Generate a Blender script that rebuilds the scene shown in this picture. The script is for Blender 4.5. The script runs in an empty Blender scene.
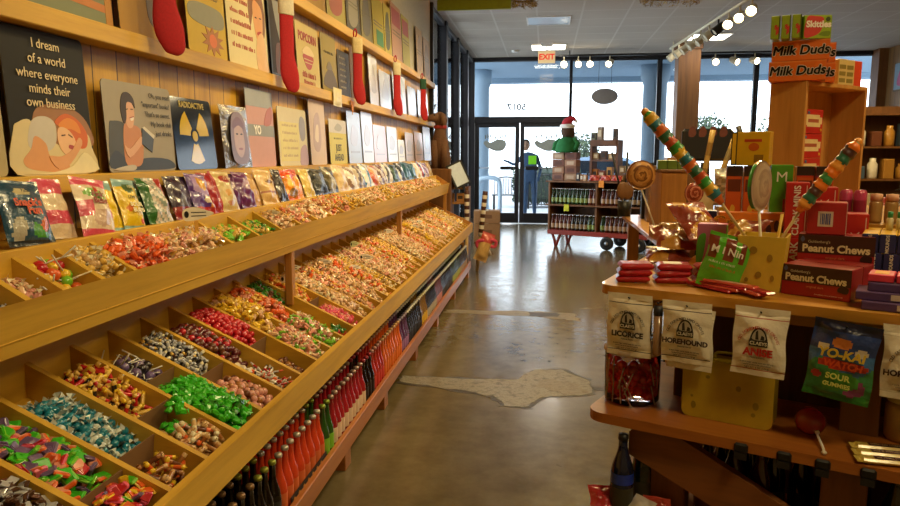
import bpy, math, random
from math import sin, cos, pi, radians as R
from mathutils import Vector, Matrix, Euler
random.seed(11)
S = bpy.context.scene
COL = S.collection
# ------------------------------------------------------------------ camera geometry
F_PX, H = 700.0, 1.37
PITCH = math.atan(97 / F_PX); YAW = math.atan(96 * cos(PITCH) / F_PX)
FW = Vector((-sin(YAW)*cos(PITCH), cos(YAW)*cos(PITCH), -sin(PITCH)))
RT = Vector((cos(YAW), sin(YAW), 0)); UP = RT.cross(FW)
def ray(x, y): return FW + RT*((x-450)/F_PX) - UP*((y-253)/F_PX)
def gX(x, y, X):
    d = ray(x, y); t = X/d.x; return Vector((X, t*d.y, H+t*d.z))
def gY(x, y, Y):
    d = ray(x, y); t = Y/d.y; return Vector((t*d.x, Y, H+t*d.z))
def gZ(x, y, Z):
    d = ray(x, y); t = (Z-H)/d.z; return Vector((t*d.x, t*d.y, Z))
# ------------------------------------------------------------------ materials
def lin(c):
    if isinstance(c, str):
        c = [int(c[i:i+2], 16)/255 for i in (0, 2, 4)]
    return tuple(v/12.92 if v <= .04045 else ((v+.055)/1.055)**2.4 for v in c) + (1,)
MC = {}
def base_mat(name):
    m = bpy.data.materials.new(name); m.use_nodes = True
    nt = m.node_tree; return m, nt, nt.nodes['Principled BSDF']
def ramp(nt, fac, stops):
    r = nt.nodes.new('ShaderNodeValToRGB'); e = r.color_ramp.elements
    while len(e) < len(stops): e.new(.5)
    for k, (p, c) in enumerate(stops): e[k].position = p; e[k].color = lin(c)
    nt.links.new(fac, r.inputs[0]); return r.outputs[0]
def noise(nt, vec, scale, detail=3, rough=.55):
    n = nt.nodes.new('ShaderNodeTexNoise'); n.inputs['Scale'].default_value = scale
    n.inputs['Detail'].default_value = detail; n.inputs['Roughness'].default_value = rough
    if vec is not None: nt.links.new(vec, n.inputs['Vector'])
    return n.outputs['Fac']
def mapping(nt, sc, rot=(0,0,0)):
    t = nt.nodes.new('ShaderNodeTexCoord'); m = nt.nodes.new('ShaderNodeMapping')
    m.inputs['Scale'].default_value = sc; m.inputs['Rotation'].default_value = rot
    nt.links.new(t.outputs['Object'], m.inputs[0]); return m.outputs[0]
def bump(nt, b, h, strength, dist=.01):
    n = nt.nodes.new('ShaderNodeBump'); n.inputs['Strength'].default_value = strength
    n.inputs['Distance'].default_value = dist
    nt.links.new(h, n.inputs['Height']); nt.links.new(n.outputs[0], b.inputs['Normal'])
def mth(nt, op, a, b=None):
    n = nt.nodes.new('ShaderNodeMath'); n.operation = op
    for i, v in enumerate((a, b)):
        if v is None: continue
        if isinstance(v, (int, float)): n.inputs[i].default_value = v
        else: nt.links.new(v, n.inputs[i])
    return n.outputs[0]
def mixc(nt, fac, a, b, blend='MIX'):
    n = nt.nodes.new('ShaderNodeMix'); n.data_type = 'RGBA'; n.blend_type = blend
    for s, v in ((n.inputs[0], fac), (n.inputs[6], a), (n.inputs[7], b)):
        if hasattr(v, 'is_output'): nt.links.new(v, s)
        else: s.default_value = v
    return n.outputs[2]
def paint(c, rough=.5, metal=0., wrinkle=0., coat=0., var=.12, vscale=25):
    """plain paint, card, plastic or foil with a little tonal variation and, for film, wrinkles"""
    key = (c, rough, metal, wrinkle, coat, var, vscale)
    if key in MC: return MC[key]
    m, nt, b = base_mat('paint_%d' % len(MC))
    l = lin(c); vec = mapping(nt, (1, 1, 1))
    nz = noise(nt, vec, vscale, 2)
    lo = tuple(max(0, v*(1-var*1.6)) for v in l[:3]) + (1,); hi = tuple(min(1, v*(1+var)) for v in l[:3]) + (1,)
    nt.links.new(mixc(nt, nz, lo, hi), b.inputs['Base Color'])
    b.inputs['Roughness'].default_value = rough; b.inputs['Metallic'].default_value = metal
    b.inputs['Coat Weight'].default_value = coat; b.inputs['Coat Roughness'].default_value = .12
    if wrinkle: bump(nt, b, noise(nt, vec, 45, 2), wrinkle, .008)
    MC[key] = m; return m
def film(c, **k): return paint(c, rough=.3, coat=.55, wrinkle=.5, **k)
def metal(c, rough=.3): return paint(c, rough=rough, metal=1.)
def wood(name, dark, light, sc=(18, 1.2, 18), rough=.5, knots=True, planks=None, coat=0.):
    """grain runs along the axis with the small scale; planks=(axis, width) cuts board joints"""
    if name in MC: return MC[name]
    m, nt, b = base_mat(name)
    vec = mapping(nt, sc)
    g = noise(nt, vec, 1.0, 6, .62)
    col = ramp(nt, g, [(.28, dark), (.52, light), (.75, dark)])
    big = noise(nt, mapping(nt, tuple(v*.22 for v in sc)), 1.6, 2)
    col = mixc(nt, .35, col, ramp(nt, big, [(.35, dark), (.65, light)]))
    h = g
    if planks:
        ax, w = planks
        sp = nt.nodes.new('ShaderNodeSeparateXYZ'); tc = nt.nodes.new('ShaderNodeTexCoord')
        nt.links.new(tc.outputs['Object'], sp.inputs[0])
        q = mth(nt, 'DIVIDE', sp.outputs[ax], w)
        fl = mth(nt, 'FLOOR', q); fr = mth(nt, 'FRACT', q)
        wn = nt.nodes.new('ShaderNodeTexWhiteNoise'); wn.noise_dimensions = '1D'
        nt.links.new(fl, wn.inputs['W'])
        dk = tuple(v*.62 for v in lin(dark)[:3]) + (1,)
        col = mixc(nt, mth(nt, 'MULTIPLY', wn.outputs[0], .45), col, dk)
        e = mth(nt, 'ABSOLUTE', mth(nt, 'SUBTRACT', fr, .5))
        joint = mth(nt, 'GREATER_THAN', e, .478)
        col = mixc(nt, joint, col, tuple(v*.16 for v in lin(dark)[:3]) + (1,))
        h = mth(nt, 'SUBTRACT', g, mth(nt, 'MULTIPLY', joint, 3.))
    nt.links.new(col, b.inputs['Base Color']); b.inputs['Roughness'].default_value = rough
    b.inputs['Coat Weight'].default_value = coat
    bump(nt, b, h, .25, .004); MC[name] = m; return m
def emit(name, c, s):
    if name in MC: return MC[name]
    m, nt, b = base_mat(name); b.inputs['Emission Color'].default_value = lin(c)
    b.inputs['Emission Strength'].default_value = s; b.inputs['Base Color'].default_value = lin(c); MC[name] = m; return m
def glassy(name, tint='ffffff', refl=.06, clear=.9):
    """thin pane: mostly see-through, a sharp reflection on top"""
    if name in MC: return MC[name]
    m, nt, b = base_mat(name)
    tr = nt.nodes.new('ShaderNodeBsdfTransparent'); tr.inputs[0].default_value = lin(tint)
    gl = nt.nodes.new('ShaderNodeBsdfGlossy'); gl.inputs['Roughness'].default_value = .03
    fr = nt.nodes.new('ShaderNodeFresnel'); fr.inputs[0].default_value = 1.35
    mx = nt.nodes.new('ShaderNodeMixShader'); nt.links.new(fr.outputs[0], mx.inputs[0])
    nt.links.new(tr.outputs[0], mx.inputs[1]); nt.links.new(gl.outputs[0], mx.inputs[2])
    if clear < .9:
        mx2 = nt.nodes.new('ShaderNodeMixShader'); mx2.inputs[0].default_value = 1-clear
        b.inputs['Base Color'].default_value = lin(tint); b.inputs['Roughness'].default_value = .2
        nt.links.new(mx.outputs[0], mx2.inputs[1]); nt.links.new(b.outputs[0], mx2.inputs[2]); mx = mx2
    nt.links.new(mx.outputs[0], nt.nodes['Material Output'].inputs[0]); MC[name] = m; return m
# ------------------------------------------------------------------ mesh building
class MB:
    def __init__(s): s.v = []; s.f = []; s.mi = []; s.mats = []; s.sm = []
    def slot(s, m):
        if m not in s.mats: s.mats.append(m)
        return s.mats.index(m)
    def add(s, vs, fs, m, smooth=False, M=None):
        o = len(s.v)
        s.v += [tuple(M @ Vector(v)) for v in vs] if M is not None else [tuple(v) for v in vs]
        ms = m if isinstance(m, list) else [m]*len(fs)
        for f, q in zip(fs, ms):
            s.f.append(tuple(i+o for i in f)); s.mi.append(s.slot(q)); s.sm.append(smooth)
        return s
    def box(s, c, d, m, b=.0, M=None):
        """box of full size d at c; m one material or six (-x +x -y +y -z +z); b chamfers the edges"""
        hx, hy, hz = d[0]/2, d[1]/2, d[2]/2; ms = m if isinstance(m, (list, tuple)) else [m]*6
        T = Matrix.Translation(c) if M is None else M @ Matrix.Translation(c)
        if b <= 0:
            v = [(x*hx, y*hy, z*hz) for x in (-1, 1) for y in (-1, 1) for z in (-1, 1)]
            f = [(0,1,3,2), (4,6,7,5), (0,4,5,1), (2,3,7,6), (0,2,6,4), (1,5,7,3)]
            return s.add(v, f, list(ms), False, T)
        b = min(b, hx*.9, hy*.9, hz*.9); v = []; ix = {}
        for i in (-1, 1):
            for j in (-1, 1):
                for k in (-1, 1):
                    for a, q in enumerate(((hx, hy-b, hz-b), (hx-b, hy, hz-b), (hx-b, hy-b, hz))):
                        ix[i, j, k, a] = len(v); v.append((i*q[0], j*q[1], k*q[2]))
        f = []; fm = []
        for sg in (-1, 1):
            f.append([ix[sg, j, k, 0] for j, k in ((-1,-1), (1,-1), (1,1), (-1,1))]); fm.append(ms[0 if sg < 0 else 1])
            f.append([ix[i, sg, k, 1] for i, k in ((-1,-1), (1,-1), (1,1), (-1,1))]); fm.append(ms[2 if sg < 0 else 3])
            f.append([ix[i, j, sg, 2] for i, j in ((-1,-1), (1,-1), (1,1), (-1,1))]); fm.append(ms[4 if sg < 0 else 5])
        for p in (-1, 1):
            for q in (-1, 1):
                f.append([ix[p,q,-1,0], ix[p,q,1,0], ix[p,q,1,1], ix[p,q,-1,1]]); fm.append(ms[0 if p < 0 else 1])
                f.append([ix[p,-1,q,0], ix[p,1,q,0], ix[p,1,q,2], ix[p,-1,q,2]]); fm.append(ms[4 if q < 0 else 5])
                f.append([ix[-1,p,q,1], ix[1,p,q,1], ix[1,p,q,2], ix[-1,p,q,2]]); fm.append(ms[2 if p < 0 else 3])
        for i in (-1, 1):
            for j in (-1, 1):
                for k in (-1, 1): f.append([ix[i,j,k,0], ix[i,j,k,1], ix[i,j,k,2]]); fm.append(ms[4 if k < 0 else 5])
        for n, q in enumerate(f):
            a, bb, cc = (Vector(v[t]) for t in q[:3]); mid = sum((Vector(v[t]) for t in q), Vector())/len(q)
            if (bb-a).cross(cc-a).dot(mid) < 0: f[n] = q[::-1]
        return s.add(v, f, fm, False, T)
    def lathe(s, prof, m, n=16, M=None, smooth=True, caps=True):
        """prof: list of (r, z) or (r, z, material for the band above it)"""
        v = []; f = []; fm = []
        for p in prof:
            for k in range(n): v.append((p[0]*cos(2*pi*k/n), p[0]*sin(2*pi*k/n), p[1]))
        for i in range(len(prof)-1):
            q = prof[i][2] if len(prof[i]) > 2 else m
            for k in range(n): f.append((i*n+k, i*n+(k+1) % n, (i+1)*n+(k+1) % n, (i+1)*n+k)); fm.append(q)
        if caps:
            f.append(tuple(range(n))[::-1]); fm.append(prof[0][2] if len(prof[0]) > 2 else m)
            f.append(tuple((len(prof)-1)*n+k for k in range(n))); fm.append(prof[-1][2] if len(prof[-1]) > 2 else m)
        return s.add(v, f, fm, smooth, M)
    def tube(s, pts, r, m, n=8, smooth=True, flat=None, M=None, ms=None):
        """swept tube; r a number or one per point; flat=(a, b) squashes the section (in-plane, across)"""
        pts = [Vector(p) for p in pts]; rs = r if isinstance(r, (list, tuple)) else [r]*len(pts)
        v = []; f = []; fm = []; ref = None
        for i, p in enumerate(pts):
            t = (pts[min(i+1, len(pts)-1)] - pts[max(i-1, 0)]).normalized()
            if ref is None: ref = Vector((0, 1, 0)) if abs(t.y) < .9 else Vector((1, 0, 0))
            a = t.cross(ref).normalized(); b = a.cross(t); ref = b if not flat else ref
            fx, fy = flat if flat else (1, 1)
            for k in range(n):
                an = 2*pi*k/n; v.append(p + a*(cos(an)*rs[i]*fx) + b*(sin(an)*rs[i]*fy))
        for i in range(len(pts)-1):
            for k in range(n):
                f.append((i*n+k, i*n+(k+1) % n, (i+1)*n+(k+1) % n, (i+1)*n+k)); fm.append(ms[i] if ms else m)
        f.append(tuple(range(n))[::-1]); fm.append(ms[0] if ms else m)
        f.append(tuple((len(pts)-1)*n+k for k in range(n))); fm.append(ms[-1] if ms else m)
        return s.add(v, f, fm, smooth, M)
    def ball(s, c, r, m, n=12, q=8, M=None, band=None):
        r = r if isinstance(r, (tuple, list)) else (r, r, r); v = []; f = []; fm = []
        for i in range(q+1):
            a = -pi/2 + pi*i/q
            for k in range(n): v.append((c[0]+r[0]*cos(a)*cos(2*pi*k/n), c[1]+r[1]*cos(a)*sin(2*pi*k/n), c[2]+r[2]*sin(a)))
        for i in range(q):
            for k in range(n):
                f.append((i*n+k, i*n+(k+1) % n, (i+1)*n+(k+1) % n, (i+1)*n+k)); fm.append(band(i, k) if band else m)
        return s.add(v, f, fm, True, M)
    def prism(s, poly, y0, y1, m, M=None, side=None):
        """2-D outline (x, z) extruded along y"""
        n = len(poly); ar = sum(poly[i][0]*poly[(i+1) % n][1]-poly[(i+1) % n][0]*poly[i][1] for i in range(n))
        if ar < 0: poly = poly[::-1]
        v = [(p[0], y0, p[1]) for p in poly] + [(p[0], y1, p[1]) for p in poly]
        f = [tuple(range(n)), tuple(range(n, 2*n))[::-1]] + [(i, i+n, (i+1) % n+n, (i+1) % n) for i in range(n)]
        return s.add(v, f, [m, m]+[side or m]*n, False, M)
    def build(s, name, parent=None, loc=None, rot=None):
        me = bpy.data.meshes.new(name); me.from_pydata(s.v, [], s.f)
        for m in s.mats: me.materials.append(m)
        me.polygons.foreach_set('material_index', s.mi); me.polygons.foreach_set('use_smooth', s.sm); me.update()
        return place(name, me, parent, loc, rot)
def place(name, me, parent=None, loc=None, rot=None):
    o = bpy.data.objects.new(name, me); COL.objects.link(o); o.parent = parent
    if loc is not None: o.location = loc
    if rot is not None: o.rotation_euler = rot
    return o
def empty(name, loc=(0,0,0), rot=(0,0,0)): return place(name, None, None, loc, rot)
def tag(o, label, cat, group=None, kind=None):
    o['label'] = label; o['category'] = cat
    if group: o['group'] = group
    if kind: o['kind'] = kind
    return o
def struct(o, label=None):
    o['kind'] = 'structure'
    if label: o['label'] = label
    return o
def dup(root, loc=None, rot=None, label=None, group=None, scale=None):
    r = root.copy(); COL.objects.link(r)
    def kids(a, b):
        for ch in list(a.children):
            c = ch.copy(); COL.objects.link(c); c.parent = b; kids(ch, c)
    kids(root, r)
    if loc is not None: r.location = loc
    if rot is not None: r.rotation_euler = rot
    if scale is not None: r.scale = scale
    if label: r['label'] = label
    if group: r['group'] = group
    return r
TXT = {}
def letters(body, size, m, parent, at, rot=(pi/2, 0, 0), name='lettering', align='CENTER', bold=0., shear=0., wide=1., depth=.0004, mirror=False):
    key = (body, align, bold, shear, m.name, depth, size, wide)
    if key not in TXT:
        cu = bpy.data.curves.new('t', 'FONT'); cu.body = body; cu.size = size; cu.align_x = align; cu.align_y = 'CENTER'
        cu.offset = bold*size; cu.shear = shear; cu.extrude = depth; cu.resolution_u = 3; cu.space_line = 1.02
        ob = bpy.data.objects.new('t', cu); COL.objects.link(ob); bpy.context.view_layer.update()
        me = bpy.data.meshes.new_from_object(ob.evaluated_get(bpy.context.evaluated_depsgraph_get()))
        bpy.data.objects.remove(ob); me.name = 'lettering'; me.materials.clear(); me.materials.append(m)
        if wide != 1.: me.transform(Matrix.Diagonal((wide, 1, 1, 1)))
        TXT[key] = me
    return place(name, TXT[key], parent, at, rot)
def fat_letters(body, size, m, parent, M, d, n=8, **kw):
    """heavy lettering: the same flat glyphs laid side by side around a ring of radius d"""
    tmp = letters(body, size, m, None, (0, 0, 0), **kw); me = tmp.data; bpy.data.objects.remove(tmp); b = MB()
    for k in range(n): b.add([(v.co.x+d*cos(2*pi*k/n), v.co.y+d*sin(2*pi*k/n), v.co.z) for v in me.vertices], [tuple(p.vertices) for p in me.polygons], m)
    o = b.build('lettering', parent); o.matrix_local = M; return o
def spline(pts, n=4, closed=True):
    out = []; N = len(pts)
    for i in range(N if closed else N-1):
        p0, p1, p2, p3 = (pts[(i+d) % N] if closed else pts[min(max(i+d, 0), N-1)] for d in (-1, 0, 1, 2))
        for k in range(n):
            t = k/n
            out.append(tuple(.5*(2*p1[j]+(p2[j]-p0[j])*t+(2*p0[j]-5*p1[j]+4*p2[j]-p3[j])*t*t+(3*p1[j]-p0[j]-3*p2[j]+p3[j])*t**3) for j in range(len(p1))))
    if not closed: out.append(tuple(pts[-1]))
    return out
def ell(cx, cz, rx, rz, n=20, a0=0, a1=2*pi):
    full = abs(a1-a0-2*pi) < 1e-6
    return [(cx+rx*cos(a0+(a1-a0)*k/(n if full else n-1)), cz+rz*sin(a0+(a1-a0)*k/(n if full else n-1))) for k in range(n)]
def artwork(shapes, w, h, y, name, parent, step=.00025):
    """flat printed picture: (material, outline in 0..1 of the panel) drawn one over another"""
    b = MB()
    k = 0
    for q in shapes:
        if len(q) == 2: k += 1                       # a third entry marks strokes that share one layer
        b.prism([((p[0]-.5)*w, p[1]*h) for p in q[1]], y-.0003-step*(k+1), y, q[0])
    return b.build(name, parent)
ORD = ['', 'first', 'second', 'third', 'fourth', 'fifth', 'sixth', 'seventh', 'eighth', 'ninth', 'tenth', 'eleventh', 'twelfth', 'thirteenth', 'fourteenth',
       'fifteenth', 'sixteenth', 'seventeenth', 'eighteenth', 'nineteenth', 'twentieth'] + ['twenty-'+x for x in ('first', 'second', 'third', 'fourth', 'fifth', 'sixth', 'seventh', 'eighth', 'ninth')] + ['thirtieth'] + ['thirty-'+x for x in ('first', 'second', 'third', 'fourth', 'fifth', 'sixth', 'seventh', 'eighth', 'ninth')] + ['fortieth']
# ================================================================== the setting
AISLE_FILL = 75  # power of the added, unseen spotlights over the aisle
X0, X1, Y0, Y1, ZC = -1.49, 6.1, -2.6, 14.3, 3.3
PINE = wood('pine_boards', 'a87a24', 'dcac3a', (16, 16, 1.3), .5, planks=(1, .137))
PLY = wood('plywood', 'b08222', 'dcae38', (9, 1.1, 9), .55)
PLYX = wood('plywood_short', 'a67c22', 'd8ac38', (1.6, 14, 14), .55)
FIR = wood('fir_board', 'ac7e24', 'dcb042', (14, 1.0, 14), .5)
REDW = wood('stained_board', '7a4016', 'ae6a28', (1.4, 16, 16), .42, coat=.2)
REDY = wood('stained_long_board', '8a4c1c', 'bb7434', (16, 1.4, 16), .42, coat=.2)
HONEY = wood('honey_board', '9a621e', 'cb9238', (1.2, 15, 15), .38, coat=.3)
HONEYZ = wood('honey_upright', '8c5a22', 'c48c44', (14, 14, 1.2), .5)
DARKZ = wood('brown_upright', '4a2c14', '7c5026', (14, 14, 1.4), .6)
PALEZ = wood('pale_pillar_board', '4e3018', '7c5228', (13, 13, .9), .6)
BRONZE = paint('26262a', .45, .3); BLACK = paint('101012', .45); CHROME = metal('c8c8c8', .25)
WHITE = paint('e8e6e0', .55); CREAM = paint('e4d8b4', .6); STEEL = metal('8a8c90', .35)
def concrete():
    m, nt, b = base_mat('polished_concrete')
    v = mapping(nt, (1, 1, 1)); a = noise(nt, v, .9, 6, .6); c = noise(nt, v, 7, 5, .65); d = noise(nt, v, 60, 2)
    col = ramp(nt, a, [(.3, '5e5338'), (.5, '746749'), (.72, '827558')])
    col = mixc(nt, .4, col, ramp(nt, c, [(.3, '4a402c'), (.6, '786b4e'), (.8, '887b60')]))
    st = noise(nt, v, 2.6, 4, .7); col = mixc(nt, mth(nt, 'MULTIPLY', mth(nt, 'GREATER_THAN', st, .7), .3), col, lin('3c372c'))
    nt.links.new(col, b.inputs['Base Color'])
    nt.links.new(mth(nt, 'ADD', mth(nt, 'MULTIPLY', c, .26), .07), b.inputs['Roughness'])
    h = mth(nt, 'ADD', mth(nt, 'MULTIPLY', a, 1.), mth(nt, 'ADD', mth(nt, 'MULTIPLY', c, .04), mth(nt, 'MULTIPLY', d, .02)))
    bump(nt, b, h, .05, .02); return m
def tiles():
    m, nt, b = base_mat('ceiling_tiles')
    tc = nt.nodes.new('ShaderNodeTexCoord'); sp = nt.nodes.new('ShaderNodeSeparateXYZ'); nt.links.new(tc.outputs['Object'], sp.inputs[0])
    e = []
    for k in (0, 1):
        q = mth(nt, 'FRACT', mth(nt, 'DIVIDE', mth(nt, 'ADD', sp.outputs[k], 20.29 if k == 0 else 20.0), .61))
        e.append(mth(nt, 'GREATER_THAN', mth(nt, 'ABSOLUTE', mth(nt, 'SUBTRACT', q, .5)), .478))
    bar = mth(nt, 'MAXIMUM', *e)
    n = noise(nt, tc.outputs['Object'], 90, 3); n2 = noise(nt, tc.outputs['Object'], .8, 2)
    col = mixc(nt, .5, ramp(nt, n, [(.35, 'ada294'), (.6, 'c2b7a8')]), ramp(nt, n2, [(.3, 'a69c8e'), (.7, 'bbb1a4')]))
    col = mixc(nt, bar, col, lin('c4bdb2')); nt.links.new(col, b.inputs['Base Color']); b.inputs['Roughness'].default_value = .8
    bump(nt, b, mth(nt, 'ADD', n, bar), .15, .004); return m
def slab(name, lo, hi, m, b=0, label=None):
    return struct(MB().box([(lo[i]+hi[i])/2 for i in range(3)], [hi[i]-lo[i] for i in range(3)], m, b).build(name), label)
slab('floor', (X0-.1, Y0, -.1), (X1, Y1+.05, 0), concrete(), label='polished yellow brown concrete floor of the shop')
slab('ceiling', (X0-.1, Y0, ZC), (X1, Y1+.05, ZC+.1), tiles(), label='grey drop ceiling of square tiles')
slab('wall_left', (X0-.1, Y0, 0), (X0, 9.0, ZC), PINE, label='pine board wall behind the candy bins')
slab('wall_left', (X0-.002, 6.75, 2.3), (X0+.012, 9.0, ZC), paint('b9b4a0', .7), label='pale painted panel at the top of the board wall')
slab('wall_right', (X1, Y0, 0), (X1+.1, Y1+.1, ZC), wood('right_wall_boards', '6e4c26', '9c7440', (14, 14, 1.2), .6, planks=(1, .16)))
slab('wall_rear', (X0-.1, Y0-.1, 0), (X1+.1, Y0, ZC), paint('b39a6a', .7))
# broken, patched strips of concrete across the aisle
def patch(outline, z, m, name, label):
    b = MB(); b.prism(spline(outline, 4), -z, 0, m); o = b.build(name); o.rotation_euler = (-pi/2, 0, 0); return struct(o, label)
ROUGHC = None
def rough_concrete(nm, a, c):
    m, nt, b = base_mat(nm); v = mapping(nt, (1, 1, 1)); n = noise(nt, v, 14, 6, .7)
    nt.links.new(ramp(nt, n, [(.32, a), (.5, c), (.68, a)]), b.inputs['Base Color']); b.inputs['Roughness'].default_value = .42
    bump(nt, b, n, .7, .012); return m
PT1 = rough_concrete('patched_concrete', '5a5448', '98907e'); PT2 = rough_concrete('crack_dirt', '2c2418', '4c4230'); PT3 = rough_concrete('chipped_concrete', '6e6350', '8f836c')
def jag(pts, amp, seed):
    rnd = random.Random(seed); return [(x+rnd.uniform(-amp, amp), y+rnd.uniform(-amp, amp)) for x, y in pts]
def dense(poly, amp, seed, n=5):
    out = []; N = len(poly)
    for i in range(N):
        a, c = poly[i], poly[(i+1) % N]
        for k in range(n): out.append((a[0]+(c[0]-a[0])*k/n, a[1]+(c[1]-a[1])*k/n))
    return jag(out, amp, seed)
def grow(poly, d):
    cx = sum(p[0] for p in poly)/len(poly); cy = sum(p[1] for p in poly)/len(poly)
    return [(x+d*(1 if x > cx else -1), y+d*(1 if y > cy else -1)) for x, y in poly]
P1 = [(-.86, 4.05), (-.86, 4.17), (-.4, 4.17), (-.16, 4.2), (-.05, 4.42), (.12, 4.44), (.28, 4.24), (.3, 4.0), (.14, 3.93), (.0, 3.9), (-.08, 3.72), (-.2, 3.73), (-.26, 3.86), (-.4, 3.93)]
patch(dense(grow(P1, .02), .016, 5), .0012, PT2, 'floor_crack', 'dark crack around the grey repair patch')
patch(dense(P1, .012, 6), .0022, PT1, 'floor_patch', 'grey repaired patch across the aisle')
patch(dense([(-.06, 4.1), (.05, 4.24), (.2, 4.17), (.27, 4.03), (.13, 3.96)], .02, 7), .0028, PT3, 'floor_patch', 'chipped tan piece within the repair patch')
patch(dense([(.3, 4.07), (.95, 3.95), (.95, 4.01), (.3, 4.14)], .01, 9), .0015, PT2, 'floor_crack', 'dark crack running under the counter')
patch(dense([(-.86, 5.98), (-.86, 6.1), (-.1, 6.14), (.26, 6.1), (.32, 5.8), (.18, 5.86), (-.1, 5.96)], .02, 8), .0014, PT3, 'floor_patch', 'thin pale repair strip further along the aisle')
patch(dense([(-.12, 5.95), (-.12, 6.1), (.12, 6.1), (.14, 5.95)], .015, 10), .0022, PT2, 'floor_patch', 'dark chipped hole in the far repair strip')
# ------------------------------------------------------------------ glazing
PANE = glassy('window_glass', 'f4f8fa')
FR = BRONZE
def framed(name, a, b_, z0, z1, w, axis, label, dep=.06, muntins=(), bottom=.1, top=.07):
    """fixed light between a and b_ along x (axis 0, at y=Y1) or along y (axis 1, at x=X0)"""
    m = MB()
    def bar(lo, hi, zz0, zz1, d=dep):
        if axis == 0: m.box(((lo+hi)/2, Y1, (zz0+zz1)/2), (hi-lo, d, zz1-zz0), FR, .005)
        else: m.box((X0-.02, (lo+hi)/2, (zz0+zz1)/2), (d, hi-lo, zz1-zz0), FR, .005)
    bar(a, a+w, z0, z1, dep*1.6); bar(b_-w, b_, z0, z1, dep*1.6); bar(a+w, b_-w, z0, z0+bottom); bar(a+w, b_-w, z1-top, z1)
    for zz in muntins: bar(a+w, b_-w, zz, zz+.08)
    o = struct(m.build(name), label); p = MB()
    if axis == 0: p.box(((a+b_)/2, Y1, (z0+z1)/2), (b_-a-w, .008, z1-z0-.02), PANE)
    else: p.box((X0-.02, (a+b_)/2, (z0+z1)/2), (.008, b_-a-w, z1-z0-.02), PANE)
    p.build('pane', o); return o
framed('window_1', X0, .49, 2.05, ZC-.02, .045, 0, 'transom light above the glass doors', top=.06)
framed('window_2', .43, 2.19, 0, ZC-.02, .045, 0, 'tall shop window right of the doors')
framed('window_3', 2.1, 3.97, 0, ZC-.02, .045, 0, 'tall shop window behind the wooden pillar')
framed('window_4', 3.88, X1, 0, ZC-.02, .045, 0, 'tall shop window at the right corner')
for k, (a, b_) in enumerate([(9.0, 10.3), (10.3, 11.75), (11.75, 13.1), (13.1, Y1)]):
    framed('window_%d' % (5+k), a, b_, 0, ZC-.02, .075, 1, 'tall side window, %s pane from the board wall' % ORD[k+1], dep=.09)
def door(name, xa, xb, hs, label):
    o = MB(); st = .085
    for c, d in ((((xa+st/2), Y1, 1.03), (st, .05, 2.02)), (((xb-st/2), Y1, 1.03), (st, .05, 2.02)), (((xa+xb)/2, Y1, .12), (xb-xa-2*st, .05, .2)), (((xa+xb)/2, Y1, 1.99), (xb-xa-2*st, .05, .1))):
        o.box(c, d, FR, .004)
    o = struct(o.build(name), label)
    MB().box(((xa+xb)/2, Y1, 1.1), (xb-xa-2*st, .008, 1.7), PANE).build('pane', o)
    h = MB(); h.tube([(xa+st, Y1-.07, 1.13), (xb-st, Y1-.07, 1.13)], .011, STEEL)
    c = xb-st-.16 if hs > 0 else xa+st+.16
    h.box((c, Y1-.08, 1.13), (.26, .06, .075), BLACK, .008)
    for x in (xa+st+.01, xb-st-.01): h.box((x, Y1-.045, 1.13), (.02, .07, .03), BLACK)
    h.build('push_bar', o, None)
    return o
D1 = door('door_1', -1.43, -.535, 1, 'left leaf of the glass entrance doors'); D2 = door('door_2', -.52, .40, -1, 'right leaf of the glass entrance doors')
struct(MB().box(((X0+.49)/2, Y1, 2.06), (.49-X0, .1, .07), FR, .005).build('trim_1'), 'dark header bar above the doors')
struct(MB().box((-1.462, Y1, 1.03), (.055, .1, 2.06), FR, .004).build('trim_2'), 'dark jamb at the hinge side of the left leaf')
struct(MB().box((2.3, Y1-.03, ZC-.035), (X1-X0, .1, .07), FR, .004).build('trim_3'), 'dark head rail above the shop windows')
# decals on the glass: grey teapot-like shop emblems, seen from behind, and the street number
DEC = paint('8f948c', .7); DEC2 = paint('6c7068', .7)
for d, cx, side in ((D1, -1.0, 'left'), (D2, .02, 'right')):
    b = MB(); z = 1.58
    b.prism(spline([(cx+.2, z), (cx+.17, z+.1), (cx+.02, z+.12), (cx-.12, z+.06), (cx-.2, z+.1), (cx-.26, z+.05), (cx-.2, z-.03), (cx-.12, z-.07), (cx-.02, z-.11), (cx+.13, z-.1)], 3), Y1-.009, Y1-.006, DEC)
    b.tube([(cx+.19, Y1-.008, z-.06), (cx+.26, Y1-.008, z-.03), (cx+.26, Y1-.008, z+.03), (cx+.23, Y1-.008, z+.05)], .009, DEC2, 6)
    b.build('emblem', d)
    b = MB(); rnd = random.Random(5)
    for k in range(9): x = cx-.22+.05*k; b.box((x, Y1-.007, z+.17+.02*sin(k)), (.022, .002, .06+.03*rnd.random()), DEC2); b.box((x+.018, Y1-.007, z+.17+.02*sin(k)), (.02, .002, .016), DEC2)
    b.build('faded_lettering', d)
letters('5017', .19, paint('4a4e4a', .7), None, (-.6, Y1-.009, 2.33), rot=(pi/2, 0, pi), name='house_number', bold=.03)
tag(bpy.data.objects['house_number'], 'grey street number on the glass above the doors', 'number')
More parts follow.
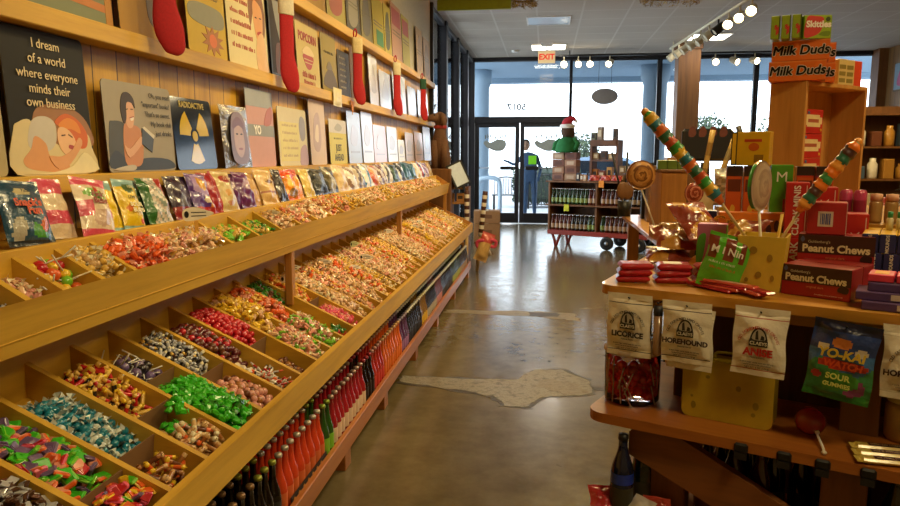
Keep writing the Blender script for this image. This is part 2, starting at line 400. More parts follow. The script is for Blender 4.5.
# ------------------------------------------------------------------ outside
PAVE = paint('b9bcc0', .8, var=.08); BLUEGREY = paint('8ea2b2', .7, var=.04); SOFF = paint('7f97aa', .8, var=.04)
slab('sidewalk', (-14, Y1+.06, -.15), (18, 19, -.03), PAVE); slab('road', (-30, 19, -.25), (40, 60, -.12), paint('9a9da2', .85))
slab('porch_soffit', (-14, Y1+.1, 3.31), (18, 18.4, 3.45), SOFF); slab('porch_beam', (-14, 18.1, 3.2), (18, 18.5, 3.5), SOFF)
for x, y, r, l in ((-1.55, 16.4, .24, 'round blue grey porch column outside the left door leaf'), (2.32, 16.0, .26, 'round blue grey porch column outside the shop window')):
    b = MB().lathe([(r*1.25, -.03), (r*1.25, .12), (r, .16), (r*.97, 2.9), (r*1.2, 3.05), (r*1.2, 3.31)], BLUEGREY, 24); o = b.build('porch_column', None, (x, y, 0))
    tag(o, l, 'column')
LEAF = [paint(c, .7, var=.3) for c in ('4c5a44', '5e6c4e', '39463a')]
def bush(name, x0, x1, y0, y1, z0, z1, n, leaf, label, cat, r):
    rnd = random.Random(n); b = MB()
    for k in range(n):
        c = Vector((rnd.uniform(x0, x1), rnd.uniform(y0, y1), rnd.uniform(z0, z1))); q = rnd.uniform(.6, 1.2)*leaf
        M = Matrix.Translation(c) @ Euler((rnd.uniform(0, 6), rnd.uniform(0, 6), rnd.uniform(0, 6))).to_matrix().to_4x4()
        b.add([(-q, 0, 0), (0, -q*.5, q*.15), (q, 0, 0), (0, q*.5, q*.15)], [(0, 1, 2, 3)], rnd.choice(LEAF), False, M)
    b.box(((x0+x1)/2, (y0+y1)/2, (z0+z1)/2), ((x1-x0)*r, (y1-y0)*r, (z1-z0)*r), LEAF[2], .1)
    return tag(b.build(name), label, cat)
bush('hedge', -.95, 1.0, 20.4, 21.3, 0, 1.05, 2600, .06, 'clipped grey green hedge outside the glass doors', 'hedge', .9)
for x, y, h, l in ((5.2, 24, 2.9, 'leafy young tree outside right of the wooden pillar'), (7.2, 23, 3.0, 'leafy young tree outside the corner window'), (1.2, 26, 2.2, 'leafy young tree outside behind the wagon')):
    t = tag(empty('street_tree', (x, y, -.1)), l, 'tree')
    MB().tube([(0, 0, 0), (.05, 0, h*.4), (0, .05, h*.85)], [.07, .05, .02], paint('6b5a48', .8), 8).build('trunk', t)
    rnd = random.Random(int(h*100)); b = MB()
    for k in range(900):
        v = Vector((rnd.gauss(0, 1), rnd.gauss(0, 1), rnd.gauss(0, 1))).normalized()*rnd.uniform(.3, 1)
        M = Matrix.Translation((v.x*.75, v.y*.75, h*.72+v.z*.8)) @ Euler((rnd.uniform(0, 6), rnd.uniform(0, 6), 0)).to_matrix().to_4x4()
        b.add([(-.07, 0, 0), (0, -.035, .01), (.07, 0, 0), (0, .035, .01)], [(0, 1, 2, 3)], LEAF[k % 3], False, M)
    b.build('crown', t)
t = tag(empty('bollard_rail', (-1.25, 15.6, -.03)), 'pale blue bent pipe rail outside the left door leaf', 'rail')
pp = [(-.25, 0, 0), (-.25, 0, .75), (-.2, 0, .87), (-.1, 0, .92), (.1, 0, .92), (.2, 0, .87), (.25, 0, .75), (.25, 0, 0)]
MB().tube(spline(pp, 3, False), .045, paint('a9bccb', .4), 12).build('hoop', t)
t = tag(empty('garden_bench', (-.98, 17.6, -.03)), 'dark wrought iron bench outside the left door leaf', 'bench')
b = MB()
for k in range(9): b.tube([(-.28+.07*k, 0, .45), (-.28+.07*k, .05, .8+.05*sin(pi*k/8))], .009, BLACK, 5)
b.tube(spline([(-.3, .04, .8), (-.15, .05, .86), (0, .05, .88), (.15, .05, .86), (.3, .04, .8)], 3, False), .014, BLACK, 6); b.build('backrest', t)
b = MB()
for k in range(5): b.box((0, -.4+.09*k, .45), (.64, .06, .02), BLACK)
b.build('seat', t)
for x in (-.28, .28):
    for y in (-.38, 0): MB().tube([(x, y, 0), (x, y, .45)], .014, BLACK, 6).build('leg', t)
# a parked car, mostly behind the wagon
t = tag(empty('car', (1.9, 24.0, -.12)), 'pale blue car parked across the road outside', 'car'); CAR = paint('8fa4bc', .25, coat=.8)
prof = [(-2.1, .35), (-2.15, .75), (-1.6, .9), (-.9, 1.42), (.7, 1.42), (1.35, .95), (2.05, .85), (2.15, .4), (1.9, .28), (-1.9, .28)]
b = MB(); b.prism(spline(prof, 3), -.8, .8, CAR); b.build('body', t)
MB().prism([(-1.35, .93), (-.83, 1.34), (.62, 1.34), (1.1, .95)], -.81, .81, paint('1c242c', .1)).build('window', t)
for x in (-1.3, 1.35):
    for y in (-.8, .8): MB().lathe([(.2, -.1), (.32, -.09), (.33, 0), (.32, .09), (.2, .1)], BLACK, 20, Matrix.Translation((x, y, .32)) @ Matrix.Rotation(pi/2, 4, 'X')).build('wheel', t)
t = tag(empty('iron_fence', (1.1, 18.9, -.03)), 'low black iron fence outside the right door leaf', 'fence'); b = MB()
for k in range(31): b.tube([(-1.5+.1*k, 0, .08), (-1.5+.1*k, 0, .95)], .009, BLACK, 5)
b.build('bars', t, None)['kind'] = 'stuff'
for z in (.12, .9): MB().tube([(-1.55, 0, z), (1.55, 0, z)], .015, BLACK, 6).build('rail', t)
for x in (-1.55, 0, 1.55): MB().box((x, 0, .5), (.05, .05, 1.), BLACK).build('post', t)
# person outside in the doorway
def person():
    vs = [(0,0,.92), (0,-.02,1.15), (-.04,-.03,1.38), (-.06,-.03,1.5), (-.09,0,.5), (-.1,.02,.06), (-.1,-.12,.02), (.1,0,.5), (.12,.05,.06), (.12,-.1,.02),
          (-.2,-.03,1.36), (-.34,-.08,1.2), (-.5,-.14,1.28), (.14,-.03,1.38), (.24,0,1.12), (.2,-.12,.92), (-.1,0,.86), (.1,0,.86), (-.6,-.16,1.31), (.18,-.17,.84)]
    es = [(0,1), (1,2), (2,3), (0,16), (16,4), (4,5), (5,6), (0,17), (17,7), (7,8), (8,9), (2,10), (10,11), (11,12), (2,13), (13,14), (14,15), (12,18), (15,19)]
    rr = [.15, .14, .15, .055, .075, .045, .04, .075, .045, .04, .065, .045, .035, .065, .045, .035, .1, .1, .03, .03]
    me = bpy.data.meshes.new('person'); me.from_pydata(vs, es, []); o = place('person', me)
    sk = o.modifiers.new('s', 'SKIN'); me.skin_vertices
    if not me.skin_vertices: me.attributes
    for i, r in enumerate(rr): me.skin_vertices[0].data[i].radius = (r, r*.85)
    me.skin_vertices[0].data[0].use_root = True
    sb = o.modifiers.new('b', 'SUBSURF'); sb.levels = sb.render_levels = 1
    me.materials.append(paint('35506e', .8)); return o
try:
    bpy.context.view_layer.update(); o = bpy.data.objects.new('tmp', None)
    P = person()
except Exception as ex:
    print('PERSON', ex); P = empty('person')
P.location = (-.35, 15.9, -.03)
tag(P, 'person in a blue jacket standing outside behind the doors', 'person')
SKIN = paint('b58a6c', .6)
b = MB(); b.ball((-.1, -.04, 1.63), (.085, .1, .115), SKIN, 14, 10); b.ball((-.1, -.14, 1.62), (.015, .025, .02), SKIN, 6, 5)
for s in (-1, 1): b.ball((-.1+s*.035, -.128, 1.645), .011, BLACK, 6, 5); b.ball((-.1+s*.085, -.03, 1.63), (.012, .025, .03), SKIN, 6, 5)
b.box((-.1, -.135, 1.575), (.04, .012, .008), paint('8a4438', .6)); b.build('head', P)
MB().ball((-.1, -.01, 1.675), (.095, .1, .1), paint('3a2a20', .8), 12, 8).build('hair', P)
tag(MB().box((-.27, Y1-.012, 1.29), (.16, .004, .17), paint('7de01a', .6)).build('flyer'), 'lime green flyer stuck on the right glass door', 'flyer')
# ------------------------------------------------------------------ world and lamps
w = bpy.data.worlds.new('sky'); S.world = w; w.use_nodes = True
bg = w.node_tree.nodes['Background']; bg.inputs[0].default_value = (.86, .93, 1, 1); bg.inputs[1].default_value = 5.0
LIT = emit('lit_diffuser', 'fff6e0', 9.0)
def fixture(x, y, lit, label, power, warm=(1, .80, .5)):
    t = tag(empty('ceiling_light', (x, y, ZC)), label, 'ceiling light', 'square ceiling lights')
    b = MB()
    for s in (-1, 1): b.box((s*.3, 0, -.008), (.02, .62, .016), WHITE); b.box((0, s*.3, -.008), (.58, .02, .016), WHITE)
    b.build('frame', t); MB().box((0, 0, -.007), (.58, .58, .008), LIT if lit else paint('9fb0bd', .3)).build('diffuser', t)
    if power:
        L = bpy.data.lights.new('fluorescent_tube', 'AREA'); L.energy = power; L.color = warm; L.size = .56
        o = bpy.data.objects.new('fluorescent_tube', L); COL.objects.link(o); o.parent = t; o.location = (0, 0, -.03)
fixture(.01, 12.98, True, 'lit square ceiling light beside the exit sign', 14, (1, .92, .8))
fixture(2.6, 12.25, True, 'lit square ceiling light behind the row of cream spotlights', 5, (1, .92, .8))
fixture(0, 10.5, False, 'unlit bluish square ceiling light in the ceiling over the aisle', 0)
for x, y, p in LAMPS if 'LAMPS' in globals() else [(1.3, .5, 30), (.9, 3.9, 48), (.4, 6.8, 60), (2.9, 2.0, 40), (3.4, 7.0, 45)]:
    fixture(x, y, True, 'unseen square ceiling light added overhead to brighten the shop', p, (1, .71, .26))  # unseen fixtures, added overhead to brighten counter, rack and floor
# ================================================================== candy rack along the left wall
YA, YB = .55, 8.1                       # the rack's two ends
LX, LZ, LBX, LBZ = -.855, .593, -1.35, .829      # lower tray: top line of the dividers, lip to back
UX, UZ, UBX, UBZ = -1.125, 1.05, -1.262, 1.13    # upper tray
rack = tag(empty('candy_rack', (0, 0, 0)), 'long two-tier wooden candy bin rack along the board wall', 'rack')
def ybox(name, x0, x1, y0, y1, z0, z1, m, b=.003, parent=rack):
    return MB().box(((x0+x1)/2, (y0+y1)/2, (z0+z1)/2), (x1-x0, y1-y0, z1-z0), m, b).build(name, parent)
def quad_board(name, a, b_, th, y0, y1, m, parent=rack):
    """board whose section runs from a to b_ in (x, z), th thick below"""
    d = Vector((b_[0]-a[0], b_[1]-a[1])).normalized(); n = Vector((d.y, -d.x))
    if n.y > 0: n = -n
    return MB().prism([a, b_, (b_[0]+n.x*th, b_[1]+n.y*th), (a[0]+n.x*th, a[1]+n.y*th)], y0, y1, m).build(name, parent)
quad_board('tray_floor', (LX, LZ-.093), (LBX, LBZ-.093), .015, YA, YB, PLY)
quad_board('tray_floor', (UX, UZ-.075), (UBX, UBZ-.075), .015, YA, YB, PLY)
MB().prism([(LX, LZ+.004), (LX+.026, LZ+.004), (LX+.02, LZ-.098), (LX-.004, LZ-.098)], YA, YB, FIR).build('front_lip', rack)
MB().prism([(UX, UZ+.004), (UX+.022, UZ+.012), (UX-.012, UZ-.112), (UX-.034, UZ-.112)], YA, YB, FIR).build('front_lip', rack)
ybox('tray_back', LBX-.02, LBX, YA, YB, LBZ-.12, 1.06, PLY); ybox('tray_back', UBX-.02, UBX, YA, YB, UBZ-.1, 1.146, PLY)
ybox('bag_ledge', X0, UBX-.02, YA, YB, 1.122, 1.14, PLY); ybox('tray_underside', X0+.05, UX-.036, YA, YB, .945, .957, PLY)
ybox('bottle_shelf', -1.36, -.862, YA, YB-.12, .095, .118, REDY); ybox('shelf_front', -.862, -.838, YA, YB-.12, .083, .166, REDY)
ybox('back_board', X0, X0+.012, YA, YB, .02, 1.13, DARKZ)
for y in (1.7, 2.865, 3.62, 4.55, 5.5, 6.6, 7.8):
    for x in (-.88, -1.3): ybox('leg', x-.02, x+.035, y-.045, y+.045, 0, .095, REDW)
for y in (YA+.02, 3.05, 5.5, YB-.025): ybox('post', -1.175, -1.14, y-.02, y+.02, .69, .94, HONEYZ); ybox('post', -1.36, -1.31, y-.02, y+.02, .118, .74, HONEYZ)
MB().prism([(LX+.02, LZ-.1), (LX+.02, LZ), (LBX, LBZ+.01), (LBX, .98), (UX, UZ-.11), (UX+.01, UZ+.005), (UBX, UBZ+.02), (X0, 1.15), (X0, .02), (LBX, .02), (LBX, LBZ-.2)], YB, YB+.02, HONEYZ).build('end_panel', rack)
DIV = .178; LDY = [1.27+DIV*k for k in range(-4, 39) if YA+.05 < 1.27+DIV*k < YB-.08]
def dividers(ys, ax, az, bx, bz, dp):
    b = MB().prism([(ax, az), (bx, bz), (bx, bz-dp), (ax, az-dp)], -.009, .009, PLYX); first = None
    for y in ys:
        if first is None: first = b.build('divider', rack, (0, y, 0))
        else: o = first.copy(); COL.objects.link(o); o.location = (0, y, 0)
dividers(LDY, LX, LZ, LBX, LBZ, .09)
UDY = [1.385, 1.507, 1.655, 1.80] + [2.42+.243*k for k in range(23)]
dividers(UDY, UX, UZ, UBX, UBZ, .072)
# ---------------------------------------------------------------- sweets
def wob(b, r):  # small helper: jitter verts of a builder
    rnd = random.Random(r); b.v = [tuple(c+rnd.uniform(-1, 1)*.0012 for c in v) for v in b.v]; return b
def fans(b, x, r, m, s=.8):
    for q in (-1, 1):
        b.add([(q*x, 0, 0), (q*(x+r), -r*s, r*.3), (q*(x+r*1.1), 0, -r*.35), (q*(x+r), r*s, r*.3)], [(0, 1, 2), (0, 2, 3)], m)
def p_taffy(c, e): b = MB().box((0, 0, 0), (.026, .016, .012), c, .004); fans(b, .012, .011, e); return wob(b, 1)
def p_square(c, e): b = MB().box((0, 0, 0), (.03, .03, .009), c, .0035); b.box((.0, 0, .004), (.022, .03, .005), e, .002); return wob(b, 2)
def p_wrap(c, e): b = MB().ball((0, 0, 0), (.0115, .0105, .0095), c, 7, 4); fans(b, .009, .013, e); return b
def p_chunk(c, e): b = MB().box((0, 0, 0), (.026, .02, .014), c, .006); b.add([(-.018, -.008, .004), (-.01, 0, .009), (-.017, .009, .003)], [(0, 1, 2)], c); b.add([(.018, -.008, -.002), (.01, 0, .007), (.017, .009, .006)], [(0, 1, 2)], c); return wob(b, 3)
def p_roll(c, e): b = MB().tube([(-.021, 0, 0), (-.012, 0, 0), (.012, 0, 0), (.021, 0, 0)], [.0065]*4, c, 6, ms=[e, c, e]); fans(b, .02, .006, e, .6); return b
def p_ball(c, e): return MB().ball((0, 0, 0), .0125, c, 9, 6)
def p_lolly(c, e): b = MB().ball((0, 0, 0), (.016, .016, .015), c, 9, 6); b.tube([(0, 0, 0), (.04, .006, .004), (.085, .004, .002)], .0022, e, 5); return b
def p_stick(c, e): b = MB(); n = 6; b.tube([(-.06+.02*k, .004*sin(k), 0) for k in range(n+1)], .004, c, 5, ms=[c, e]*3); return b
def p_fold(c, e): b = MB().box((0, 0, 0), (.034, .02, .01), c, .004); b.box((0, 0, .0045), (.02, .0205, .003), e, .001); return wob(b, 4)
SHAPES = dict(taffy=p_taffy, square=p_square, wrap=p_wrap, chunk=p_chunk, roll=p_roll, ball=p_ball, lolly=p_lolly, stick=p_stick, fold=p_fold)
CC = dict(green='43c22a', dkgreen='2f7a22', lime='7ecb34', purple='6f5a86', orange='ee6a2c', pink='ee5f80', salmon='f2a084', peach='f0c49c', yellow='f2c62e', tan='dcb47c', cream='f4e6c4',
          teal='1a7f94', clear='cfd8d2', red='c4202a', gold='e6bc58', brown='6b3d24', caramel='a8703a', black='221d22', silver='b8bac0', maroon='5c1c20', white='eeeae2', choc='4a2c1c', rose='e0a090', blue='3a66b0')
def sweet(c): return paint(CC[c], .3, coat=.35, var=.2, vscale=60)
PIECE = {}
def piece(shape, c, e):
    k = (shape, c, e)
    if k not in PIECE: PIECE[k] = SHAPES[shape](sweet(c), sweet(e))
    return PIECE[k]
SHADOW = {}
def frame_low(t, y, h):
    L = Vector((LBX-LX, 0, LBZ-LZ)); n = Vector((-L.z, 0, L.x)).normalized()*-1
    return Vector((LX, y, LZ-.093)) + L*t + Vector((0, 0, h*1.05))
def frame_up(t, y, h):
    L = Vector((UBX-UX, 0, UBZ-UZ)); n = Vector((-L.z, 0, L.x)).normalized()*-1
    return Vector((UX-.006, y, UZ-.075)) + L*t + Vector((0, 0, h*1.05))
def heap(fr, y0, y1, t0, t1, shape, pal, label, seed, depth=.05, sp=.022, sc=1., indiv=None, mound=.012, lay=2, group=None):
    sp *= .86; depth += .012 if fr is frame_low else .004
    """sweets heaped over part of a bin. pal: list of (colour, second colour, weight). The upper layer becomes separate
    objects when indiv=(name, category, label per colour, group, how many)"""
    rnd = random.Random(seed); L = .548 if fr is frame_low else .16
    span = abs(y1-y0); ny = max(1, round(span/sp)); nt_ = max(1, round((t1-t0)*L/sp))
    out = MB(); tops = []
    bag = [p for p in pal for _ in range(p[2])]
    for k in range(lay):
        for i in range(nt_):
            for j in range(ny):
                t = t0+(t1-t0)*(i+.5+rnd.uniform(-.4, .4))/nt_; y = y0+(y1-y0)*(j+.5+rnd.uniform(-.35, .35))/ny
                u = (t-t0)/(t1-t0); v = (y-y0)/(y1-y0)
                top = depth + mound*(1-(2*v-1)**2) + mound*.8*sin(u*3+seed)
                edge = min(1, .35+3.2*min(u, 1-u))
                h = top*edge*((k+1)/lay) - (.01 if k < lay-1 else 0) + rnd.uniform(-.004, .004)
                p = fr(t, y, max(.009, h))
                M = Matrix.Translation(p) @ Euler((rnd.gauss(0, .45), .45+rnd.gauss(0, .45), rnd.uniform(0, 6.3))).to_matrix().to_4x4() @ Matrix.Scale(sc*rnd.uniform(.9, 1.12), 4)
                c = rnd.choice(bag)
                if shape in ('stick', 'lolly'): M = Matrix.Translation(p) @ Euler((rnd.uniform(0, 6), rnd.gauss(-.1, .35), rnd.uniform(0, 6.3))).to_matrix().to_4x4() @ Matrix.Scale(sc, 4)
                if k == lay-1 and indiv: tops.append((p, M, c))
                else:
                    q = piece(shape, c[0], c[1])
                    o = len(out.v); out.v += [tuple(M @ Vector(x)) for x in q.v]
                    out.f += [tuple(a+o for a in f) for f in q.f]; out.mi += [out.slot(q.mats[a]) for a in q.mi]; out.sm += q.sm
    if indiv:
        name, cat, lab, grp, cnt = indiv; tops.sort(key=lambda q: -q[0].x); first = {}
        for p, M, c in tops:
            if cnt <= 0: break
            cnt -= 1
            if c[0] not in first:
                o = piece(shape, c[0], c[1]).build(name); tag(o, lab % c[0] if '%s' in lab else lab, cat, (grp % c[0]) if '%s' in grp else grp); first[c[0]] = o
            else: o = first[c[0]].copy(); COL.objects.link(o)
            o.matrix_world = M
    if out.v:
        o = out.build('candy_heap'); tag(o, label, 'candy', group, 'stuff')
    return out
def lowbin(k): return 1.27+DIV*k+.012, 1.27+DIV*(k+1)-.012      # bin k lies between divider k and k+1
def upbin(k): return UDY[k]+.012, UDY[k+1]-.012
def cardboard(k, t, h=.085):
    y0, y1 = lowbin(k); a = frame_low(t, y0, 0); c = frame_low(t-.02, y0, h)
    b = MB().prism([(a.x, a.z), (c.x, c.z), (c.x-.004, c.z), (a.x-.004, a.z)], y0-.002, y1+.002, paint('7c5a34', .8)); b.build('cross_divider', rack)
# nearest bins, from the camera outwards
def low(k, t0, t1, shape, pal, label, indiv=None, **kw):
    y0, y1 = lowbin(k); heap(frame_low, y0, y1, t0, t1, shape, pal, label, 100+k*7+int(t0*10), indiv=indiv, **kw)
low(-1, .1, .62, 'fold', [('choc', 'silver', 3), ('brown', 'choc', 1)], 'dark chocolate sweets heaped in the bottom left corner bin of the lower tray', ('chocolate', 'candy', 'brown wrapped chocolate in the bottom left corner bin', 'brown chocolates in the corner bin', 90) , sp=.024)
low(-1, .66, .95, 'taffy', [('orange', 'red', 1)], 'orange sweets behind the chocolates in the bottom left corner bin')
TAFL = '%s square taffy in the mixed green and purple bin'
low(0, .27, .9, 'square', [('lime', 'green', 6), ('purple', 'purple', 3), ('orange', 'salmon', 3), ('pink', 'red', 1)], 'lower layer of the mixed green and purple taffy bin', ('taffy', 'candy', TAFL, '%s taffy in the mixed bin', 150), sp=.023, sc=1.05)
cardboard(0, .25)
low(0, .02, .24, 'fold', [('purple', 'pink', 2), ('pink', 'red', 2), ('yellow', 'orange', 2), ('lime', 'green', 1), ('orange', 'red', 2)], 'mixed pink yellow and purple chews at the front of the taffy bin', ('chew', 'candy', '%s chew at the front of the taffy bin near the tray lip', '%s chews by the lip', 45), sp=.026)
low(1, .33, .86, 'wrap', [('teal', 'clear', 5), ('teal', 'teal', 3), ('clear', 'clear', 2)], 'lower layer of the teal sweets bin', ('hard_candy', 'candy', '%s twist-wrapped sweet in the teal sweets bin', '%s sweets in the teal bin', 150), sp=.021, sc=1.15)
cardboard(1, .3)
low(1, .03, .27, 'roll', [('caramel', 'tan', 3), ('orange', 'yellow', 2), ('brown', 'caramel', 2)], 'brown and orange wrapped sweets in front of the teal sweets', ('toffee', 'candy', '%s wrapped toffee in front of the teal sweets', '%s toffees in front of the teal sweets', 30), sp=.028, depth=.03)
low(2, .46, .93, 'roll', [('red', 'gold', 4), ('gold', 'yellow', 3), ('black', 'gold', 1)], 'lower layer of the red and gold sweets bin', ('candy_roll', 'candy', '%s twist-end roll in the red and gold bin', '%s rolls in the red and gold bin', 100), sp=.022)
cardboard(2, .42)
low(2, .03, .38, 'roll', [('caramel', 'tan', 4), ('tan', 'cream', 2), ('brown', 'orange', 1)], 'caramel wrappers in front of the red and gold sweets', ('caramel_roll', 'candy', '%s cellophane caramel beside the bright green sweets', '%s caramels beside the green sweets', 36), sp=.026, sc=1.15)
heap(frame_low, lowbin(2)[0]+.08, lowbin(2)[1], .26, .36, 'chunk', [('green', 'green', 1)], 'few bright green sweets spilled onto the caramels', 5, depth=.075)
cardboard(3, .58)
low(3, .02, .56, 'chunk', [('green', 'green', 5), ('dkgreen', 'green', 1)], 'lower layer of the bright green sweets bin', ('green_candy', 'candy', 'bright %s foil-wrapped sweet in the all green bin', '%s sweets in the all green bin', 160), sp=.021, sc=1.15, depth=.072)
low(3, .62, .95, 'lolly', [('black', 'white', 3), ('purple', 'white', 2)], 'lower layer of the dark lollipop bin', ('lollipop', 'lollipop', '%s wrapped lollipop in the bin behind the green sweets', '%s lollipops behind the green sweets', 20), sp=.036, depth=.03)
low(4, .45, .95, 'roll', [('black', 'silver', 5), ('silver', 'cream', 2), ('brown', 'gold', 1)], 'lower layer of the black and silver sweets bin', ('foil_candy', 'candy', '%s foil twist in the black and silver sweets bin', '%s twists in the black and silver bin', 110), sp=.021, sc=.85)
cardboard(4, .43)
low(4, .03, .41, 'ball', [('rose', 'rose', 3), ('caramel', 'caramel', 1), ('brown', 'brown', 1)], 'lower layer of the pinkish brown chocolate balls', ('chocolate_ball', 'candy', '%s coloured chocolate ball in front of the black and silver sweets', '%s chocolate balls', 90), sp=.022)
low(5, .4, .93, 'ball', [('maroon', 'black', 3), ('brown', 'black', 2), ('red', 'red', 1)], 'dark maroon chocolate sweets in the bin behind the white paper sack')
low(5, .1, .3, 'stick', [('orange', 'white', 2), ('red', 'white', 1), ('black', 'white', 1)], 'striped candy sticks lying by the lip of the lower tray', sp=.02, lay=1, depth=.03)
low(6, .45, .97, 'ball', [('red', 'red', 1)], 'shiny red sweets in the bin nearer than the yellow ones', depth=.065)
cardboard(6, .42)
low(6, .05, .3, 'ball', [('brown', 'brown', 2), ('caramel', 'caramel', 1)], 'few brown sweets left in front of the shiny red ones', depth=.02, lay=1)
low(7, .46, .97, 'chunk', [('yellow', 'yellow', 4), ('gold', 'cream', 1), ('peach', 'peach', 1)], 'bright yellow sweets heaped beside the orange ones', depth=.085, mound=.03)
low(8, .46, .97, 'chunk', [('orange', 'orange', 3), ('salmon', 'peach', 2), ('gold', 'gold', 1)], 'orange sweets heaped beside the bright yellow ones', depth=.085, mound=.03)
low(7, .02, .45, 'taffy', [('salmon', 'cream', 3), ('rose', 'cream', 3), ('peach', 'cream', 2), ('lime', 'lime', 1)], 'pinkish taffy heaped in front of the bright yellow sweets', depth=.075)
low(8, .02, .45, 'taffy', [('lime', 'lime', 3), ('salmon', 'cream', 2), ('rose', 'cream', 3), ('peach', 'cream', 1)], 'pink and lime green taffy heaped in front of the orange sweets', depth=.075)
low(9, .62, .97, 'chunk', [('dkgreen', 'black', 2), ('brown', 'caramel', 1)], 'dark green sweets at the back of an almost empty bin')
low(9, .05, .2, 'chunk', [('dkgreen', 'dkgreen', 2), ('red', 'red', 1)], 'few green and red sweets at the lip of an almost empty bin', lay=1, depth=.03)
low(10, .5, .97, 'taffy', [('orange', 'gold', 2), ('gold', 'yellow', 2)], 'orange gold taffy around the price stake behind the pinkish red sweets', depth=.06)
cardboard(10, .47)
low(10, .03, .44, 'chunk', [('pink', 'red', 2), ('salmon', 'pink', 2)], 'pinkish red sweets in front of the orange gold taffy', depth=.045)
WARM = [[('peach', 'cream', 3), ('salmon', 'cream', 1), ('tan', 'tan', 2)], [('tan', 'cream', 2), ('cream', 'cream', 1), ('peach', 'cream', 2)], [('orange', 'gold', 1), ('salmon', 'cream', 2), ('peach', 'cream', 3), ('gold', 'gold', 2)],
        [('gold', 'cream', 3), ('yellow', 'gold', 1), ('tan', 'cream', 1)], [('rose', 'cream', 2), ('peach', 'cream', 3), ('tan', 'cream', 2)], [('orange', 'gold', 2), ('gold', 'gold', 2), ('peach', 'gold', 2)]]
WN = ['peach', 'tan and cream', 'orange and salmon', 'golden', 'rose pink', 'bright orange']
SEQ = [1, 2, 0, 5, 3, 4, 0, 2, 5, 3, 1, 0, 4, 5, 2, 3, 0, 1, 5, 3, 0, 2, 3, 1, 0, 3, 5, 1, 0, 3, 1]
nl = len([y for y in LDY if y > 1.2])-1
for k in range(11, nl):
    y0, y1 = lowbin(k)
    if y1 > YB: break
    far = k > 22; c = SEQ[(k-11) % len(SEQ)]
    heap(frame_low, y0, y1, .02, .95, 'chunk' if k % 3 == 2 else 'taffy', WARM[c], '%s candy heaped in the lower tray, %s bin from its far end' % (WN[c], ORD[max(1, nl-k)]), 300+k,
         depth=.078 if k % 5 else .06, sp=.031 if far else .026, sc=1.3 if far else 1.1)
# upper tray
def up(k, shape, pal, label, indiv=None, **kw):
    y0, y1 = upbin(k); kw.setdefault('depth', .045); heap(frame_up, y0, y1, .45 if shape == 'lolly' else .14, .96, shape, pal, label, 500+k, indiv=indiv, mound=.01, **kw)
heap(frame_up, 1.0, 1.37, .15, .9, 'roll', [('red', 'silver', 2), ('black', 'silver', 2)], 'red and silver sweets in the upper tray at the left picture edge', 41, depth=.03)
up(0, 'taffy', [('rose', 'cream', 2), ('peach', 'cream', 1)], 'pinkish taffy in a sunken upper bin under the blue bag', ('salt_water_taffy', 'candy', '%s taffy in the upper bin under the blue bag', '%s taffy under the blue bag', 30), depth=.03)
up(1, 'lolly', [('yellow', 'cream', 2), ('red', 'white', 1), ('lime', 'white', 1), ('orange', 'white', 1)], 'lower layer of the white-stick lollipop bin under the pink bag', ('lollipop', 'lollipop', '%s lollipop with white stick under the pink and white bag', '%s lollipops under the pink bag', 22), sp=.026, depth=.035)
up(2, 'wrap', [('gold', 'cream', 3), ('tan', 'cream', 2)], 'lower layer of the golden sweets under the yellow bags', ('hard_candy', 'candy', '%s twist-wrapped sweet in the upper bin under the yellow bags', '%s sweets under the yellow bags', 36), depth=.055)
heap(frame_up, 1.81, 2.06, .14, .96, 'taffy', [('orange', 'salmon', 4), ('salmon', 'cream', 2)], 'bright orange taffy heaped in the upper tray', 44, depth=.06)
heap(frame_up, 2.05, 2.41, .14, .96, 'taffy', [('peach', 'cream', 3), ('rose', 'cream', 2), ('gold', 'gold', 1)], 'peach taffy heaped around the white fish-shaped price tag', 45, depth=.06)
up(4, 'chunk', [('lime', 'green', 2), ('gold', 'cream', 3)], 'yellow and lime sweets in the upper tray under the purple bag')
up(5, 'chunk', [('dkgreen', 'lime', 2), ('lime', 'green', 2), ('gold', 'tan', 2)], 'green sweets in the upper tray under the tan paper bags')
USEQ = [0, 2, 0, 2, 2, 3, 1, 4, 0, 3, 2, 0, 1, 3, 0, 2, 4, 0, 1, 3, 0]
for k in range(6, len(UDY)-1):
    y0, y1 = upbin(k); c = USEQ[(k-6) % len(USEQ)]; far = k > 14
    heap(frame_up, y0, y1, .13, .96, 'taffy', WARM[c], '%s candy in the upper tray, %s bin from its far end' % (WN[c], ORD[len(UDY)-1-k]), 600+k, depth=.07, mound=.014, sp=.031 if far else .026, sc=1.25 if far else 1.05)
# white paper sack, price stakes
def stake(p, label, hgt=.11, fish=True, rot=.5, cm='e9e2cc', sc=.85):
    t = tag(empty('price_tag', p, (0, 0, pi/2-1.25+rot)), label, 'price tag', 'price tags on stakes'); t.scale = (sc, sc, sc)
    MB().box((0, 0, hgt*.45), (.012, .005, hgt*1.0), paint('d8a040', .6)).build('stake', t)
    sh = [(-.045, hgt+.01), (-.04, hgt+.035), (0, hgt+.042), (.035, hgt+.03), (.06, hgt+.02), (.036, hgt+.008), (0, hgt-.002), (-.035, hgt-.004)]
    MB().prism(spline(sh, 3), -.004, -.001, paint(cm, .6)).build('card', t)
    b = MB(); b.prism(ell(-.032, hgt+.018, .008, .012, 10), -.0046, -.004, BLACK)
    for k in range(2): b.box((.008, -.0043, hgt+.024-.012*k), (.05, .0006, .003), BLACK)
    b.build('print', t.children[1])
stake(frame_up(.45, 2.27, .05), 'white fish-shaped price tag on a stake in the peach taffy', .09, rot=.35, sc=1.)
